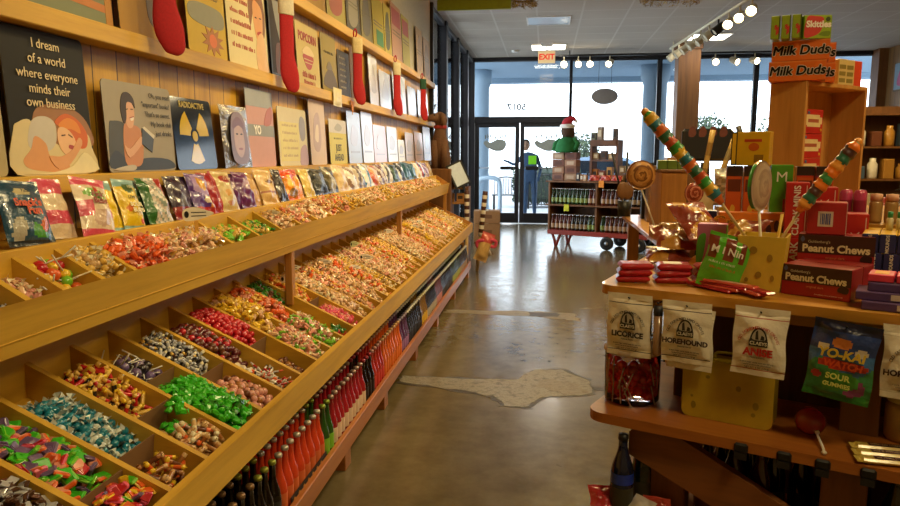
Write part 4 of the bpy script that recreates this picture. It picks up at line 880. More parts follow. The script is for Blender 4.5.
lean_bag('second dark purple bag half hidden behind the bright purple one', 2.455, .12, .19, .014, bands((.2, 'a02020'), (1, '34204c')), film('34204c'), 28, x=-1.315)
lean_bag('bright purple bag with a golden picture and a red corner', 2.54, .15, .2, .022, bands((.2, 'b8281c'), (1, '5a3488')), film('3c2460'), 9, (), [('b89ad0', sp([(.15, .6), (.3, .95), (.75, .95), (.85, .65), (.6, .45)])), ('d8a030', sp([(.3, .65), (.4, .88), (.65, .88), (.72, .65), (.5, .55)])), ('e8d8c0', ell(.6, .35, .16, .08)), ('e0901c', ell(.8, .24, .12, .06))], z=1.14, roll=.05)
lean_bag('red edged bag leaning against the cream nut bag', 2.65, .11, .2, .02, bands((1, 'a81c2c')), film('a81c2c'), 10, x=-1.305)
lean_bag('cream bag with a red oval badge', 2.755, .165, .205, .022, lambda u, v: film('b8202c') if u < .12 else film('dcc484'), film('dcc484'), 11, [('Farley', .026, 'f0d8c0', .55, .78, dict(shear=.2))], [('b02820', ell(.55, .78, .3, .1)), ('d89a40', ell(.45, .45, .14, .08)), ('e0c040', ell(.7, .35, .14, .07)), ('c88a50', ell(.5, .2, .14, .06))], z=1.14)
lean_bag('shiny purple bag, nearer of two beyond the cream nut bag', 2.86, .13, .19, .02, bands((1, '642464')), film('642464'), 12, x=-1.31)
lean_bag('shiny purple bag, farther of two beyond the cream nut bag', 2.945, .14, .195, .022, bands((1, '6e2a70')), film('6e2a70'), 13, (), [('c8a8c8', sp([(.3, .6), (.4, .8), (.7, .8), (.75, .6)], 3))])
lean_bag('tan paper bag, rear of the two tan ones', 3.08, .15, .19, .016, bands((1, 'c89a58')), film('c89a58'), 14, x=-1.32)
lean_bag('tan paper bag with a brown band, front of the two tan ones', 3.2, .17, .205, .02, bands((.3, 'd8b478'), (.36, '9c5c3c'), (1, 'd8b478')), film('d0a868'), 15, (), [('8c6a40', ell(.6, .62, .2, .05))], z=1.14)
lean_bag('slim black and brown bag beside the tan paper bags', 3.37, .1, .2, .014, bands((1, '2a1c18')), film('2a1c18'), 16)
lean_bag('orange bag with a yellow top, nearer one', 3.49, .17, .19, .02, bands((.2, 'd86a24'), (.7, 'e8921c'), (1, 'e0501c')), film('e0801c'), 17, (), [('e8c040', sp([(.25, .45), (.4, .8), (.7, .8), (.8, .45)], 3)), ('8c6a3c', sp([(.2, .15), (.4, .35), (.8, .3), (.7, .1)], 3))])
lean_bag('orange bag, farther one with a red printed top', 3.63, .14, .195, .02, bands((.7, 'e89424'), (1, 'c83c1c')), film('e0801c'), 18, x=-1.31)
lean_bag('pale yellow bag beside the orange bags', 3.77, .14, .195, .016, bands((1, 'd8bc5c')), film('d8bc5c'), 19)
SEQB = [('black liquorice twist bag with a blue and silver top', 3.96, .24, ['262820', '3c3c2c', '1c1c18']), ('clear bag of dark liquorice twists with a yellow corner', 4.19, .2, ['2c2c22', '6a6040', 'b8b09c']), ('slim cream coloured bag beyond the liquorice', 4.43, .2, ['e0c898', 'd8b884']), ('white twist bag with brown stripes', 4.66, .2, ['e8e0d4', '8a6a50', 'd8d0c4']), ('brown and white bag before the blue edged one', 4.86, .2, ['c8b8a4', '5c4434']),
        ('white bag with a bright blue edge', 5.08, .2, ['2c7cb0', 'ece8e4', 'e0dcd8']), ('white bag with orange and red print', 5.31, .22, ['e8dcd0', 'c85030', 'e0a060']), ('maroon and white bag', 5.55, .22, ['6a2c30', 'd8ccc4']), ('small white bag with dark print', 5.8, .22, ['e4e0dc', '3c3838', 'd8d0c8']), ('dark green and black bag', 6.05, .24, ['1c2a1c', '3c5a34', '14161a']), ('black bag with white stripe', 6.32, .24, ['181a1c', 'e4e4e4', '202224']),
        ('dark teal bag, nearer of two', 6.6, .25, ['1c4858', '2c6068']), ('dark teal bag, farther of two', 6.88, .25, ['20505c', '3c7078', '183c48']), ('yellow and white bag beyond the teal ones', 7.14, .22, ['d8c070', 'e8e4e0']), ('blue and white bag with red print', 7.4, .24, ['3c5a9c', 'e8e8ec', 'b83838']), ('purple bag near the far end of the tray', 7.66, .22, ['784c98', 'd8c8e0']), ('tan bag at the far end of the tray', 7.9, .22, ['b8925c', 'd8c090'])]
for k, (lab, y, w, cs) in enumerate(SEQB):
    ms = [film(c) for c in cs]
    lean_bag(lab, y, w, .19+.01*(k % 3), .02, (lambda u, v, ms=ms, k=k: ms[int(u*(3+k % 3)+v*(k % 4)*1.3+.2*sin(9*v)) % len(ms)]), ms[0], 40+k)
# white paper sack in the lower tray
WP = paint('d8ccb8', .8, wrinkle=.8)
p = frame_low(.3, lowbin(5)[0]+.08, .015)
o = bag(.13, .13, .02, lambda u, v: WP, WP, 77, .02, wr=.9).build('paper_sack', None, p, (-R(58), .3, pi/2)); tag(o, 'crumpled white paper sack in the bin beside the striped sticks', 'sack')
# ---------------------------------------------------------------- the far end of the rack
FURB = paint('6a4a34', .9, var=.3, vscale=60); FURL = paint('a08466', .9, var=.25, vscale=60)
t = tag(empty('dog_statue', (-1.27, 8.45, 0)), 'tall brown dog figure with a red collar standing past the end of the rack', 'statue')
MB().box((0, 0, .61), (.3, .34, 1.22), DARKZ, .01).build('pedestal', t)
b = MB(); b.tube(spline([(0, .1, 1.22), (0, .08, 1.34), (.0, .03, 1.48), (.0, .0, 1.62), (.01, -.0, 1.74), (.0, -.01, 1.80)], 3, False), [.11, .115, .118, .12, .118, .11, .105, .095, .088, .078, .07, .066, .066, .068, .07, .06], FURB, 14)
for s in (-1, 1): b.tube([(s*.06, -.06, 1.22), (s*.06, -.05, 1.4), (s*.05, -.02, 1.55)], [.04, .04, .055], FURB, 10)
b.build('body', t)
b = MB(); b.ball((0, 0, 1.82), (.075, .085, .075), FURB, 12, 8); b.tube([(-.02, -.03, 1.83), (-.09, -.06, 1.82), (-.15, -.08, 1.805)], [.055, .045, .03], FURB, 10); b.ball((-.16, -.085, 1.81), .017, BLACK, 8, 6)
b.ball((-.05, -.085, 1.85), .011, BLACK, 6, 5)
for s in (-1, 1): b.tube([(.03, s*.06, 1.86), (.05, s*.09, 1.8), (.05, s*.09, 1.73)], [.03, .03, .015], FURB, 8)
b.build('head', t); MB().lathe([(.078, -.018), (.082, 0), (.078, .018)], paint('a02c2c', .5), 16, Matrix.Translation((.005, 0, 1.715)), caps=False).build('collar', t.children[1])
t = tag(empty('display_stand', (-1.08, 8.6, 0)), 'dark wooden stand with tan shelves past the end of the rack', 'stand')
for s in (-1, 1): MB().box((s*.14, 0, .5), (.03, .26, 1.0), DARKZ).build('side_panel', t)
for z in (.2, .5, .8, .98): MB().box((0, 0, z), (.25, .26, .02), HONEYZ).build('shelf', t)
rnd = random.Random(4); cols = ['8a5a2c', 'b07c40', '6a4424', 'c09a60']
for k in range(8):
    o = MB().box((0, 0, .055), (.09, .07, .11), paint(cols[k % 4], .7), .004).build('candy_box', None, (-1.145+.12*(k % 2), 8.51, (.211, .511, .811, .991)[k//2]))
    tag(o, 'small tan box on the dark end stand, %s shelf from below, %s' % (ORD[k//2+1], ('wall side', 'aisle side')[k % 2]), 'box', 'tan boxes on the end stand'); MB().box((0, -.0355, .06), (.06, .001, .04), paint('3c2818', .6)).build('printed_label', o)
t = tag(empty('notice_frame', (-.98, 8.42, 1.02), (R(-8), R(-24), .45)), 'leaning white notice in a dark frame beside the dog figure', 'notice')
b = MB()
for c, d in (((-.13, 0, .2), (.03, .03, .42)), ((.13, 0, .2), (.03, .03, .42)), ((0, 0, .005), (.23, .03, .03)), ((0, 0, .395), (.23, .03, .03))): b.box(c, d, BLACK)
b.build('frame', t); MB().box((0, -.004, .2), (.23, .008, .36), paint('d2e2ff', .4)).build('sheet', t); t.scale = (.72, .72, .72); MB().box((0, .03, -.02), (.04, .04, .1), BLACK).build('bracket', t)
for x, y, l, q in ((-.93, 8.35, 'nearer the stand', 0), (-.8, 8.3, 'at the lip end', .1)):
    b = MB(); n = 12; b.tube([(0, 0, .42+.045*k) for k in range(n+1)], .03, WHITE, 10, ms=[paint('ece6da', .5), paint('4a2418', .5)]*6)
    b.tube([(0, 0, 0), (0, 0, .42)], .02, paint('caa870', .6), 8); o = b.build('striped_stick', None, (x, y, 0), (0, q, 0)); tag(o, 'giant brown and white striped candy stick %s past the rack' % l, 'candy stick')
CARD = paint('a07448', .8); TAPE = paint('c8ac80', .5)
for z, h, l in ((0, .3, 'lower of two cardboard boxes on the floor by the doors'), (.3, .2, 'upper of two cardboard boxes on the floor by the doors')):
    o = MB().box((0, 0, h/2), (.42, .38, h-.004), CARD, .006).build('cardboard_box', None, (-.93, 11.3, z+.002), (0, 0, .08)); tag(o, l, 'box', 'cardboard boxes by the doors')
    MB().box((0, 0, h-.0015), (.05, .385, .003), TAPE).build('tape', o); MB().box((0, -.1905, h*.55), (.16, .002, .06), paint('7c5230', .8)).build('print', o)
o = bag(.16, .34, .05, lambda u, v: film('d8b070') if v < .65 else film('c85048'), film('d8b070'), 91).build('gift_bag', None, (-.74, 7.98, .17), (0, .35, .35)); tag(o, 'yellow and red candy bag hung on the end of the rack', 'bag')
t = tag(empty('gift_bow', (-.66, 8.0, .36), (0, 0, .3)), 'big pink ribbon bow at the end of the rack by the aisle', 'bow'); PB = paint('d84a6c', .5)
for s in (-1, 1): MB().tube(spline([(0, 0, 0), (s*.05, -.02, .05), (s*.11, 0, .03), (s*.1, .01, -.03), (s*.04, 0, -.02), (0, 0, 0)], 3, False), .02, PB, 8, flat=(1, .5)).build('loop', t)
MB().ball((0, -.01, 0), .022, PB, 8, 6).build('knot', t); MB().tube([(0, 0, 0), (.02, 0, -.06), (.05, 0, -.13)], .016, paint('e8d8d4', .5), 6).build('tail', t)
# ================================================================== right-hand counter
TH = R(-25.5); C0 = Vector((.165, 2.045, 0)); UX_, VY_ = Vector((cos(TH), sin(TH), 0)), Vector((-sin(TH), cos(TH), 0))
def CU(u, v, z=0.): return C0 + UX_*u + VY_*v + Vector((0, 0, z))
def plate(outline, z0, z1, m, M=None):
    T = Matrix.Rotation(-pi/2, 4, 'X'); return MB().prism(outline, -z1, -z0, m, T if M is None else M @ T)
counter = tag(empty('display_counter', C0, (0, 0, TH)), 'honey wooden display counter with shelves on the right of the aisle', 'counter')
def cpart(name, b): return b.build(name, counter)
def rc(u0, v0, r, n=5): return [(u0+r-r*cos(pi/2*k/n), v0+r-r*sin(pi/2*k/n)) for k in range(n+1)]
top = rc(-.012, 0, .05) + [(1.55, 0), (1.55, 1.8), (.22, 1.8), (.16, 1.0), (-.1, .94), (-.06, .5)]
cpart('top_board', plate(top, .973, 1.0, HONEY)); cpart('apron', MB().box((.78, .06, .955), (1.5, .02, .036), HONEY))
cpart('lower_shelf', plate(rc(.0, -.095, .05) + [(1.5, -.06), (1.5, .5), (.0, .5)], .622, .65, REDW))
cpart('bottom_shelf', plate([(.035, -.17), (1.5, -.14), (1.5, .5), (.0, .5)], .335, .36, REDW))
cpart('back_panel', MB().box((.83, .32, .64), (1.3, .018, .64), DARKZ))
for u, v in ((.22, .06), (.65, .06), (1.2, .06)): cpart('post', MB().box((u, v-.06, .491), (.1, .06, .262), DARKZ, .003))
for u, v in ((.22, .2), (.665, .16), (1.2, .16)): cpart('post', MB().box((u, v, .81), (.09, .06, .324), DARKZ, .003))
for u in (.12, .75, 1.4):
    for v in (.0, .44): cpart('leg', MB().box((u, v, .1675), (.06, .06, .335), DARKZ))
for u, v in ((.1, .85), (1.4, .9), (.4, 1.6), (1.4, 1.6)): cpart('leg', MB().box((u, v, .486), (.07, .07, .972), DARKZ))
cpart('brace', MB().prism([(.12, .60), (.14, .622), (.24, .622), (.66, .43), (.66, .36), (.56, .36), (.12, .535)], -.062, -.034, wood('brown_board', '5a3418', '8a5628', (1.6, 14, 14), .55)))
def ctag(o, label, cat, group=None): return tag(o, label, cat, group)
def at(o, u, v, z, rot=0., rx=0., ry=0.):
    o.matrix_world = Matrix.Translation(CU(u, v, z)) @ Matrix.Rotation(TH+rot, 4, 'Z') @ Matrix.Rotation(rx, 4, 'X') @ Matrix.Rotation(ry, 4, 'Y'); return o
def printbox(name, w, d, h, ms, label, cat='box', group=None, texts=(), arts=(), b=.002):
    """carton standing on z=0 with its front towards -y; ms one colour or six; texts (body, size, colour, u, v, face, kw)"""
    mm = [paint(c, .4, coat=.25) for c in ms] if isinstance(ms, (list, tuple)) else paint(ms, .4, coat=.25)
    o = MB().box((0, 0, h/2), (w, d, h), mm, b).build(name); tag(o, label, cat, group)
    if arts: artwork([(paint(c, .4, coat=.25), p) for c, p in arts], w, h, -d/2, 'printed_label', o)
    for T in texts:
        f = T[5] if len(T) > 5 else 'f'; kw = T[6] if len(T) > 6 else {}; rl = kw.pop('roll', 0.) if kw else 0.
        M = Matrix.Rotation(pi/2, 4, 'X') @ Matrix.Rotation(rl, 4, 'Z'); e = .0012+.0003*len(arts)
        if f == 'f': l = letters(T[0], T[1], paint(T[2], .5), o, (0, 0, 0), **kw); l.matrix_local = Matrix.Translation(((T[3]-.5)*w, -d/2-e, T[4]*h)) @ M
        elif f == 'l': l = letters(T[0], T[1], paint(T[2], .5), o, (0, 0, 0), **kw); l.matrix_local = Matrix.Translation((-w/2-e, (.5-T[3])*d, T[4]*h)) @ Matrix.Rotation(-pi/2, 4, 'Z') @ M
    return o
# red packets in three stacks
RF = film('b8202c')
def red_packet(): return MB().box((0, 0, .0095), (.098, .075, .018), RF, .0075)
pk = None
for i, (u, v, nm) in enumerate(((.062, .105, 'left'), (.162, .15, 'middle'), (.262, .195, 'right'))):
    for k in range(3):
        if pk is None: pk = o = red_packet().build('red_packet')
        else: o = pk.copy(); COL.objects.link(o)
        at(o, u+.004*((k*7) % 3-1), v, 1.001+.0192*k, R(25)+.06*((k+i) % 3-1))
        tag(o, 'red foil packet in the %s of three stacks, %s' % (nm, ('bottom', 'middle layer', 'topmost')[k]) + (', with a white label' if k == 2 and i else ''), 'packet', 'red packets at the counter corner')
        if k == 2 and i: MB().box((-.005, .0, .0192), (.05, .045, .0008), paint('ece6e0', .5)).build('white_label', o)
rnd = random.Random(21)
for k in range(7):
    o = MB().box((0, 0, .006), (.15, .034, .009), [film('a82030'), film('c85040')][k % 2], .004).build('stick_pack')
    MB().box((.0, 0, .0108), (.09, .014, .0006), paint('d8a890' if k % 2 else '8c1420', .4)).build('printed_label', o)
    at(o, .285+.018*k, .095-.004*k, 1.001+.0055*(k % 4), R(-28)+R(7)*(k % 5)-.05*k, 0, .03)
    ctag(o, 'red flat stick pack fanned on the counter, %s from the foil packet stacks' % ORD[k+1], 'packet', 'fanned red stick packs')
for k, (u, v, z, r, tl, l) in enumerate(((.09, .43, .0, .3, -1.45, 'gold and brown foil bag at the bottom left of the foil pile'), (.2, .4, .0, -.3, -1.4, 'gold and brown foil bag at the bottom middle of the foil pile'), (.285, .42, .0, .2, -1.2, 'gold and brown foil bag at the bottom right of the foil pile'), (.12, .47, .04, .5, -1.2, 'gold foil bag lying in the middle of the foil pile'), (.24, .48, .045, -.5, -1.0, 'gold foil bag tipped up at the right of the foil pile'), (.2, .5, .075, .9, -.9, 'topmost crumpled foil bag of the foil pile'))):
    o = bag(.15, .18, .024, lambda u, v: film('c8943c') if .3 < u+.2*sin(9*v) < .66 else film('8c3820'), film('8a4a20'), 200+k, wr=.5).build('foil_bag'); at(o, u, v-.07, 1.026+z, r, tl); ctag(o, l, 'bag', 'gold foil bags on the counter')
o = at(MB().box((0, 0, .006), (.09, .05, .01), film('4c8c2c'), .004).build('green_packet'), .27, .275, 1.001, .3); ctag(o, 'small green packet under the gold foil bags', 'packet')
# green bag, pink and green box
o = bag(.115, .155, .018, lambda u, v: film('5cb42c') if v < .55 or v > .93 or not (.08 < (u+.08*v) % 1.0 < .98) else film('7c3420') if int(u*7.5) % 3 != 2 else film('5cb42c'), film('3c8c20'), 220, nx=24, nz=30).build('candy_bag')
at(o, .298, .098, 1.002, .2, -R(9), R(14)); ctag(o, 'green bag with brown printed bars leaning by the yellow spotted bucket', 'bag')
letters('M I Nin', .028, paint('f0ece0'), o, (0, -.0205, .108), bold=.02); artwork([(paint(c, .5), p, 1) for c, p, _ in scribble('d8dcc0', .45, .48, .6, .05)+scribble('c8381c', .5, .38, .6, .05)], .115, .155, -.0192, 'printed_label', o)
o = printbox('candy_box', .085, .05, .165, ['c8507c', '4c9c34', 'b0688c', 'c85080', 'c8507c', 'd0608c'], 'pink carton with a green side behind the green bag', arts=[('4c9c34', sp([(.02, .1), (.02, .7), (.3, .8), (.2, .3)])), ('b89c6c', [(.4, .3), (.95, .3), (.95, .75), (.4, .75)])]); at(o, .235, .31, 1.001, .15)
# yellow spotted bucket with the lollipops
t = tag(at(empty('spotted_bucket'), .402, .19, 1.001, .05), 'square yellow bucket with brown spots holding big lollipops', 'bucket'); SP = paint('d8b840', .45, coat=.3)
b = MB(); a0, a1, hh = .05, .062, .152
v = [(x*a0, y*a0, 0) for x, y in ((-1,-1), (1,-1), (1,1), (-1,1))] + [(x*a1, y*a1, hh) for x, y in ((-1,-1), (1,-1), (1,1), (-1,1))] + [(x*(a1-.004), y*(a1-.004), hh) for x, y in ((-1,-1), (1,-1), (1,1), (-1,1))] + [(x*(a0-.004), y*(a0-.004), .004) for x, y in ((-1,-1), (1,-1), (1,1), (-1,1))]
b.add(v, [(3,2,1,0)] + [(i, (i+1) % 4, 4+(i+1) % 4, 4+i) for i in range(4)] + [(4+i, 4+(i+1) % 4, 8+(i+1) % 4, 8+i) for i in range(4)] + [(8+i, 8+(i+1) % 4, 12+(i+1) % 4, 12+i) for i in range(4)] + [(12,13,14,15)], SP); b.build('body', t)
b = MB()
for x, z, rx_, rz_ in ((.3, .75, .1, .07), (.72, .62, .07, .07), (.45, .3, .08, .06), (.8, .25, .05, .06), (.15, .2, .05, .04)): b.prism(ell((x-.5)*.1, z*hh, rx_*.1, rz_*hh, 12), -.0008, 0, paint('9c7c24', .5), Matrix.Translation((0, -a0-.0015, 0)) @ Matrix.Rotation(R(4.3), 4, 'X'))
b.build('spots', t)['kind'] = 'stuff'
TW = ['d86a2c', '2c7a8c', 'd8a82c', '3c9a3c', 'c8502c', '2f6c50']
def a0_(k, seg): return .9*k/seg if k < seg/2 else .9*(1-k/seg)
def twist_pop(p0, p1, p2, r, cols, label):
    """twisted lollipop from tip p0 to base p1, its stick on to p2"""
    p0, p1, p2 = Vector(p0), Vector(p1), Vector(p2); t = tag(empty('twist_lollipop', p2), label, 'lollipop'); ax = (p0-p1); L = ax.length; ax.normalize()
    M = Matrix.Translation(p1-p2) @ ax.to_track_quat('Z', 'Y').to_matrix().to_4x4(); n, seg = 56, 14; v = []; f = []; fm = []; ms = [paint(c, .35, coat=.4) for c in cols]
    for i in range(n+1):
        s_ = i/n; env = min(1, .45+s_*5, .5+(1-s_)*9)
        for k in range(seg):
            a = 2*pi*k/seg; ph = a+s_*L/.055*2*pi*.5; rr = r*env*(1+.06*cos(2*ph)+.07*cos(s_*L/.021*2*pi)); v.append((rr*cos(a), rr*sin(a), s_*L))
    for i in range(n):
        for k in range(seg):
            f.append((i*seg+k, i*seg+(k+1) % seg, (i+1)*seg+(k+1) % seg, (i+1)*seg+k)); 
            fm.append(ms[int(((i/n)*L/.021+a0_(k, seg)) % len(ms))])
    f += [tuple(range(seg))[::-1], tuple(n*seg+k for k in range(seg))]; fm += [ms[0], ms[0]]
    MB().add(v, f, fm, True, M).build('twist', t); MB().ball((0, 0, L), r*.62, paint('e89a3c', .3, coat=.4), 12, 8, M).build('tip', t)
    MB().tube([p1-p2+ax*.02, Vector((0, 0, 0))], .0042, paint('d8c08c', .6), 8).build('stick', t); return t
twist_pop(gY(645, 112, 2.02), gY(722, 203, 2.02), gY(752, 246, 2.05), .0185, TW*2, 'big rainbow twist lollipop leaning to the left out of the spotted bucket')
twist_pop(gY(858, 142, 1.98), gY(798, 212, 2.0), gY(768, 259, 2.04), .0175, ['e87a20', 'e89a3c', '2c6a50', '4c2c28', 'e87a20', '3c8c4c'], 'big orange and green twist lollipop leaning to the right out of the spotted bucket')
def swirl_pop(c, foot, r, th, rotz, cols, label, cat='lollipop', tilt=0., rim=None):
    c, foot = Vector(c), Vector(foot); t = tag(empty('swirl_lollipop', foot), label, cat); M = Matrix.Translation(c-foot) @ Matrix.Rotation(rotz, 4, 'Z') @ Matrix.Rotation(tilt, 4, 'X') @ Matrix.Rotation(pi/2, 4, 'X')
    ms = [paint(q, .3, coat=.4) for q in cols]; v = []; f = []; fm = []; n, q = 9, 30
    for s_ in (-1, 1):
        for i in range(n+1):
            rr = r*i/n
            for k in range(q): v.append((rr*cos(2*pi*k/q), rr*sin(2*pi*k/q), s_*th*math.sqrt(max(.12, 1-(i/n)**2.5))))
    N = (n+1)*q
    for s_ in (0, 1):
        for i in range(n):
            for k in range(q):
                g = (s_*N+i*q+k, s_*N+i*q+(k+1) % q, s_*N+(i+1)*q+(k+1) % q, s_*N+(i+1)*q+k); f.append(g if s_ else g[::-1]); fm.append(ms[int(k/q*len(ms)+i*.75) % len(ms)])
    for k in range(q): f.append((n*q+k, n*q+(k+1) % q, N+n*q+(k+1) % q, N+n*q+k)); fm.append(paint(rim[int(k/q*len(rim)) % len(rim)], .3, coat=.4) if rim else ms[int(k/q*len(ms)*2) % len(ms)])
    MB().add(v, f, fm, True, M).build('disc', t); MB().tube([c-foot-Vector((0, 0, r*.8)), Vector((0, 0, 0))], .004, paint('e8e2d0', .5), 8).build('stick', t); return t
swirl_pop(gY(760, 186, 2.04), CU(.402, .2, 1.02), .07, .015, R(52), ['a89078', '98806c', 'b09a80'], 'large round swirl lollipop standing upright in the spotted bucket', rim=['d8482c', 'e0a030', '3c9a3c', '2c7a4c', 'e8c030', 'd86a30'])
o = at(MB().tube([(0, 0, 0), (.02, .01, .2)], .004, paint('d8b040', .6), 8).build('wooden_stick'), .42, .2, 1.01); ctag(o, 'bare yellow stick leaning in the spotted bucket', 'stick')
# chocolate cartons
PC = '9c1c1c'
def pcbox(w, d, h, label, group='red peanut cartons'):
    return printbox('peanut_candy_box', w, d, h, [PC, '8c1818', PC, PC, PC, '8c2020'], label, 'box', group, [('Peanut Chews', w*.155, 'd8cca0', .5, .6, 'f', dict(bold=.035, wide=.98)), ("Goldenberg's", w*.055, 'c8bc98', .28, .8), ('original dark', w*.05, 'c87a50', .5, .34), ('chocolatey covered peanut candy', w*.03, 'c89a80', .7, .12)],
                    [('3a1c14', [(0, .45), (1, .45), (1, 1), (0, 1)]), ('4a5478', sp([(.03, .86), (.06, .96), (.09, .86), (.06, .78)], 3)), ('2c1410', sp([(.82, .3), (.86, .46), (.97, .42), (.95, .24)], 3))])
o = pcbox(.172, .085, .082, 'red peanut candy carton nearest the counter edge'); at(o, .552, .16, 1.001, R(-14))
o = pcbox(.172, .085, .08, 'red peanut candy carton right behind the nearest one'); at(o, .572, .26, 1.001, R(-14))
for u, v in ((.49, .35), (.61, .35)): ctag(at(printbox('candy_box', .112, .09, .05, ['9a1c1c', '9a1c1c', 'a82424', '9a1c1c', '9a1c1c', 'a02020'], ''), u, v, 1.001, R(-6)), 'flat red carton under the raised peanut candy carton, %s one' % ('left' if u < .55 else 'right'), 'box')
o = pcbox(.19, .085, .097, 'red peanut candy carton raised on two flat red cartons'); at(o, .567, .345, 1.052, R(3))
o = printbox('shrink_wrapped_box', .1, .08, .09, ['8c1c20', '9a8078', 'a42428', '8c1c20', '8c1c20', 'a84840'], 'red shrink-wrapped carton with a barcode on the raised peanut carton', arts=[('c8b8a8', [(.28, .25), (.66, .25), (.66, .72), (.28, .72)])] + [('3c4c8c', [(.34+.045*k, .32), (.36+.045*k+.01*(k % 2), .32), (.36+.045*k+.01*(k % 2), .66), (.34+.045*k, .66)]) for k in range(6)]); at(o, .538, .345, 1.1505, R(5))
CL = ['b01c1c', 'a01818', 'b82020', 'a01818', 'a01818', 'b03030']
for u, v, z, h, lb, tx in ((.437, .52, 1.001, .115, 'lower red carton with upright white letters beside the yellow bucket', 'CLARK'), (.437, .52, 1.117, .172, 'upper red carton with upright white letters beside the yellow bucket', 'CLARK MINIS'), (.515, .5, 1.001, .11, 'lower red carton behind the raised peanut carton', 'CLARK'), (.515, .5, 1.112, .165, 'upper red carton behind the shrink-wrapped one', 'CLARK'), (.6, .5, 1.001, .2, 'red carton with big white letters right of the shrink-wrapped one', 'CLARK')):
    o = printbox('candy_bar_box', .066, .09, h, CL, lb, 'box', 'upright red cartons', [(tx, .03 if len(tx) < 7 else .026, 'e8dcd0', .5, .5, 'f', dict(roll=pi/2, bold=.02))], [('d8b8a8', [(.86, .05), (.9, .05), (.9, .95), (.86, .95)])]); at(o, u, v, z, R(8))
# wooden step at the back of the counter
st = tag(at(empty('step_shelf'), 0, 0, 0), 'low wooden step along the back of the counter under the tall boxes', 'shelf')
MB().box((.75, 1.12, 1.148), (1.16, 1.02, .022), HONEY).build('board', st)
for u in (.19, .6, 1.0, 1.31): MB().box((u, 1.12, 1.0685), (.03, 1.0, .135), HONEYZ).build('foot', st)
o = printbox('candy_box', .23, .06, .186, ['d86a1c', 'c85c18', 'e07a24', 'd86a1c', 'd86a1c', 'e0802c'], 'long orange carton with dark purple drops behind the green bag', arts=[('5a2440', ell(.56+.1*k, .78-.08*(k % 2), .035, .1)) for k in range(5)] + [('8c2c1c', [(.5, 0), (1, 0), (1, .6), (.5, .6)])], texts=[('Crows', .055, 'e8a030', .25, .82, 'f', dict(bold=.04)), ('Crows', .054, '3c2010', .25, .82, 'f', dict(bold=.008))]); at(o, .315, .555, 1.001, R(14))
for k, (u, c) in enumerate(((.208, '3a1c14'), (.265, '3a1c14'), (.428, 'c83c1c'), (.485, '8c2c50'))):
    o = printbox('tall_candy_box', .052, .06, .176, ['b84818', 'b84818', 'd05a20', 'c85420', 'c85420', '2c1814'], 'tall orange carton standing on the step, %s from the left' % ORD[k+1], 'box', 'tall orange cartons on the step', (), [('2c1814', [(0, .82), (1, .82), (1, 1), (0, 1)]), ('6a2c18', [(.1, .5), (.9, .5), (.9, .74), (.1, .74)]), ('e0b040', sp([(.3, .12), (.4, .24), (.6, .2), (.55, .08)], 3)), (c, [(.0, .8), (1, .8), (1, .83), (0, .83)])]); at(o, u+.005, .69, 1.16, R(14))
o = printbox('candy_box', .125, .05, .115, ['1c1810', 'c89a1c', 'd8b01c', 'c89a1c', 'c89a1c', 'd8b830'], 'yellow carton with a black end standing on the tall orange ones', arts=[('2a2410', [(.0, 0), (.16, 0), (.16, 1), (0, 1)]), ('e8c030', [(.03, .05), (.13, .05), (.13, .95), (.03, .95)]), ('c8601c', ell(.6, .55, .14, .12)), ('b84020', [(.35, .7), (.8, .7), (.8, .78), (.35, .78)]), ('8c6c1c', [(.62, .1), (.86, .1), (.86, .32), (.62, .32)])], texts=[]); at(o, .262, .71, 1.3375, R(-4))
o = printbox('candy_box', .07, .05, .18, ['3c7c1c', '3c7c1c', '4c9a24', '3c7c1c', '3c7c1c', '5ca834'], 'green carton with a big white letter beside the tall orange cartons', texts=[('M', .05, 'e8ece0', .5, .76, 'f', dict(bold=.0))], arts=[('8c2c1c', [(.6, 0), (1, 0), (1, .35), (.6, .35)])]); at(o, .352, .77, 1.16, R(14))
o = printbox('dark_candy_box', .1, .06, .13, '3a1c1c', 'dark maroon carton on the step in front of the crate', arts=[('8c8078', [(.1, .6), (.9, .6), (.9, .8), (.1, .8)])]); at(o, .456, .78, 1.16, R(8))
# crate and the boxes on it
crate = tag(empty('wooden_crate', (.956, 2.818, 1.16), (0, 0, R(42))), 'open wooden crate standing on end at the back of the counter', 'crate')
cw, cd, ch = .46, .145, .488; CRW = wood('crate_board', '9c6a30', 'c8924a', (14, 14, 1.3), .5)
for n_, c, d in (('side_panel', (.008, cd/2, ch/2), (.016, cd, ch)), ('side_panel', (cw-.008, cd/2, ch/2), (.016, cd, ch)), ('back_panel', (cw/2, cd-.005, ch/2), (cw-.032, .01, ch-.03)), ('top_board', (cw/2, cd/2, ch-.008), (cw-.032, cd, .016)), ('bottom_board', (cw/2, cd/2, .008), (cw-.032, cd, .016))):
    MB().box(c, d, CRW, .002).build(n_, crate)
Mc = crate.matrix_world.copy(); Mc = Matrix.Translation((.956, 2.818, 1.16)) @ Matrix.Rotation(R(42), 4, 'Z')
for k in range(4):
    o = printbox('candy_box', .14, .1, .092, ['a81c1c', 'b02420', 'b82420', 'a01c1c', 'a01c1c', 'b03028'], 'red carton with a cream panel inside the wooden crate, %s from the bottom' % ORD[k+1], 'box', 'red cartons in the crate', arts=[('e0cc98', [(.08, .35), (.16, .35), (.16, .28), (.86, .28), (.86, .4), (.94, .4), (.94, .68), (.8, .68), (.8, .78), (.12, .78), (.12, .66), (.08, .66)]), ('a85a40', [(.2, .46), (.76, .46), (.76, .6), (.2, .6)]), ('3c6c9c', ell(.22, .86, .05, .06)), ('d8a030', ell(.9, .16, .04, .06))])
    o.matrix_world = Mc @ Matrix.Translation((.1+.004*(k % 2), .072, .0165+.093*k)) @ Matrix.Rotation(R(-3+4*(k % 2)), 4, 'Z')
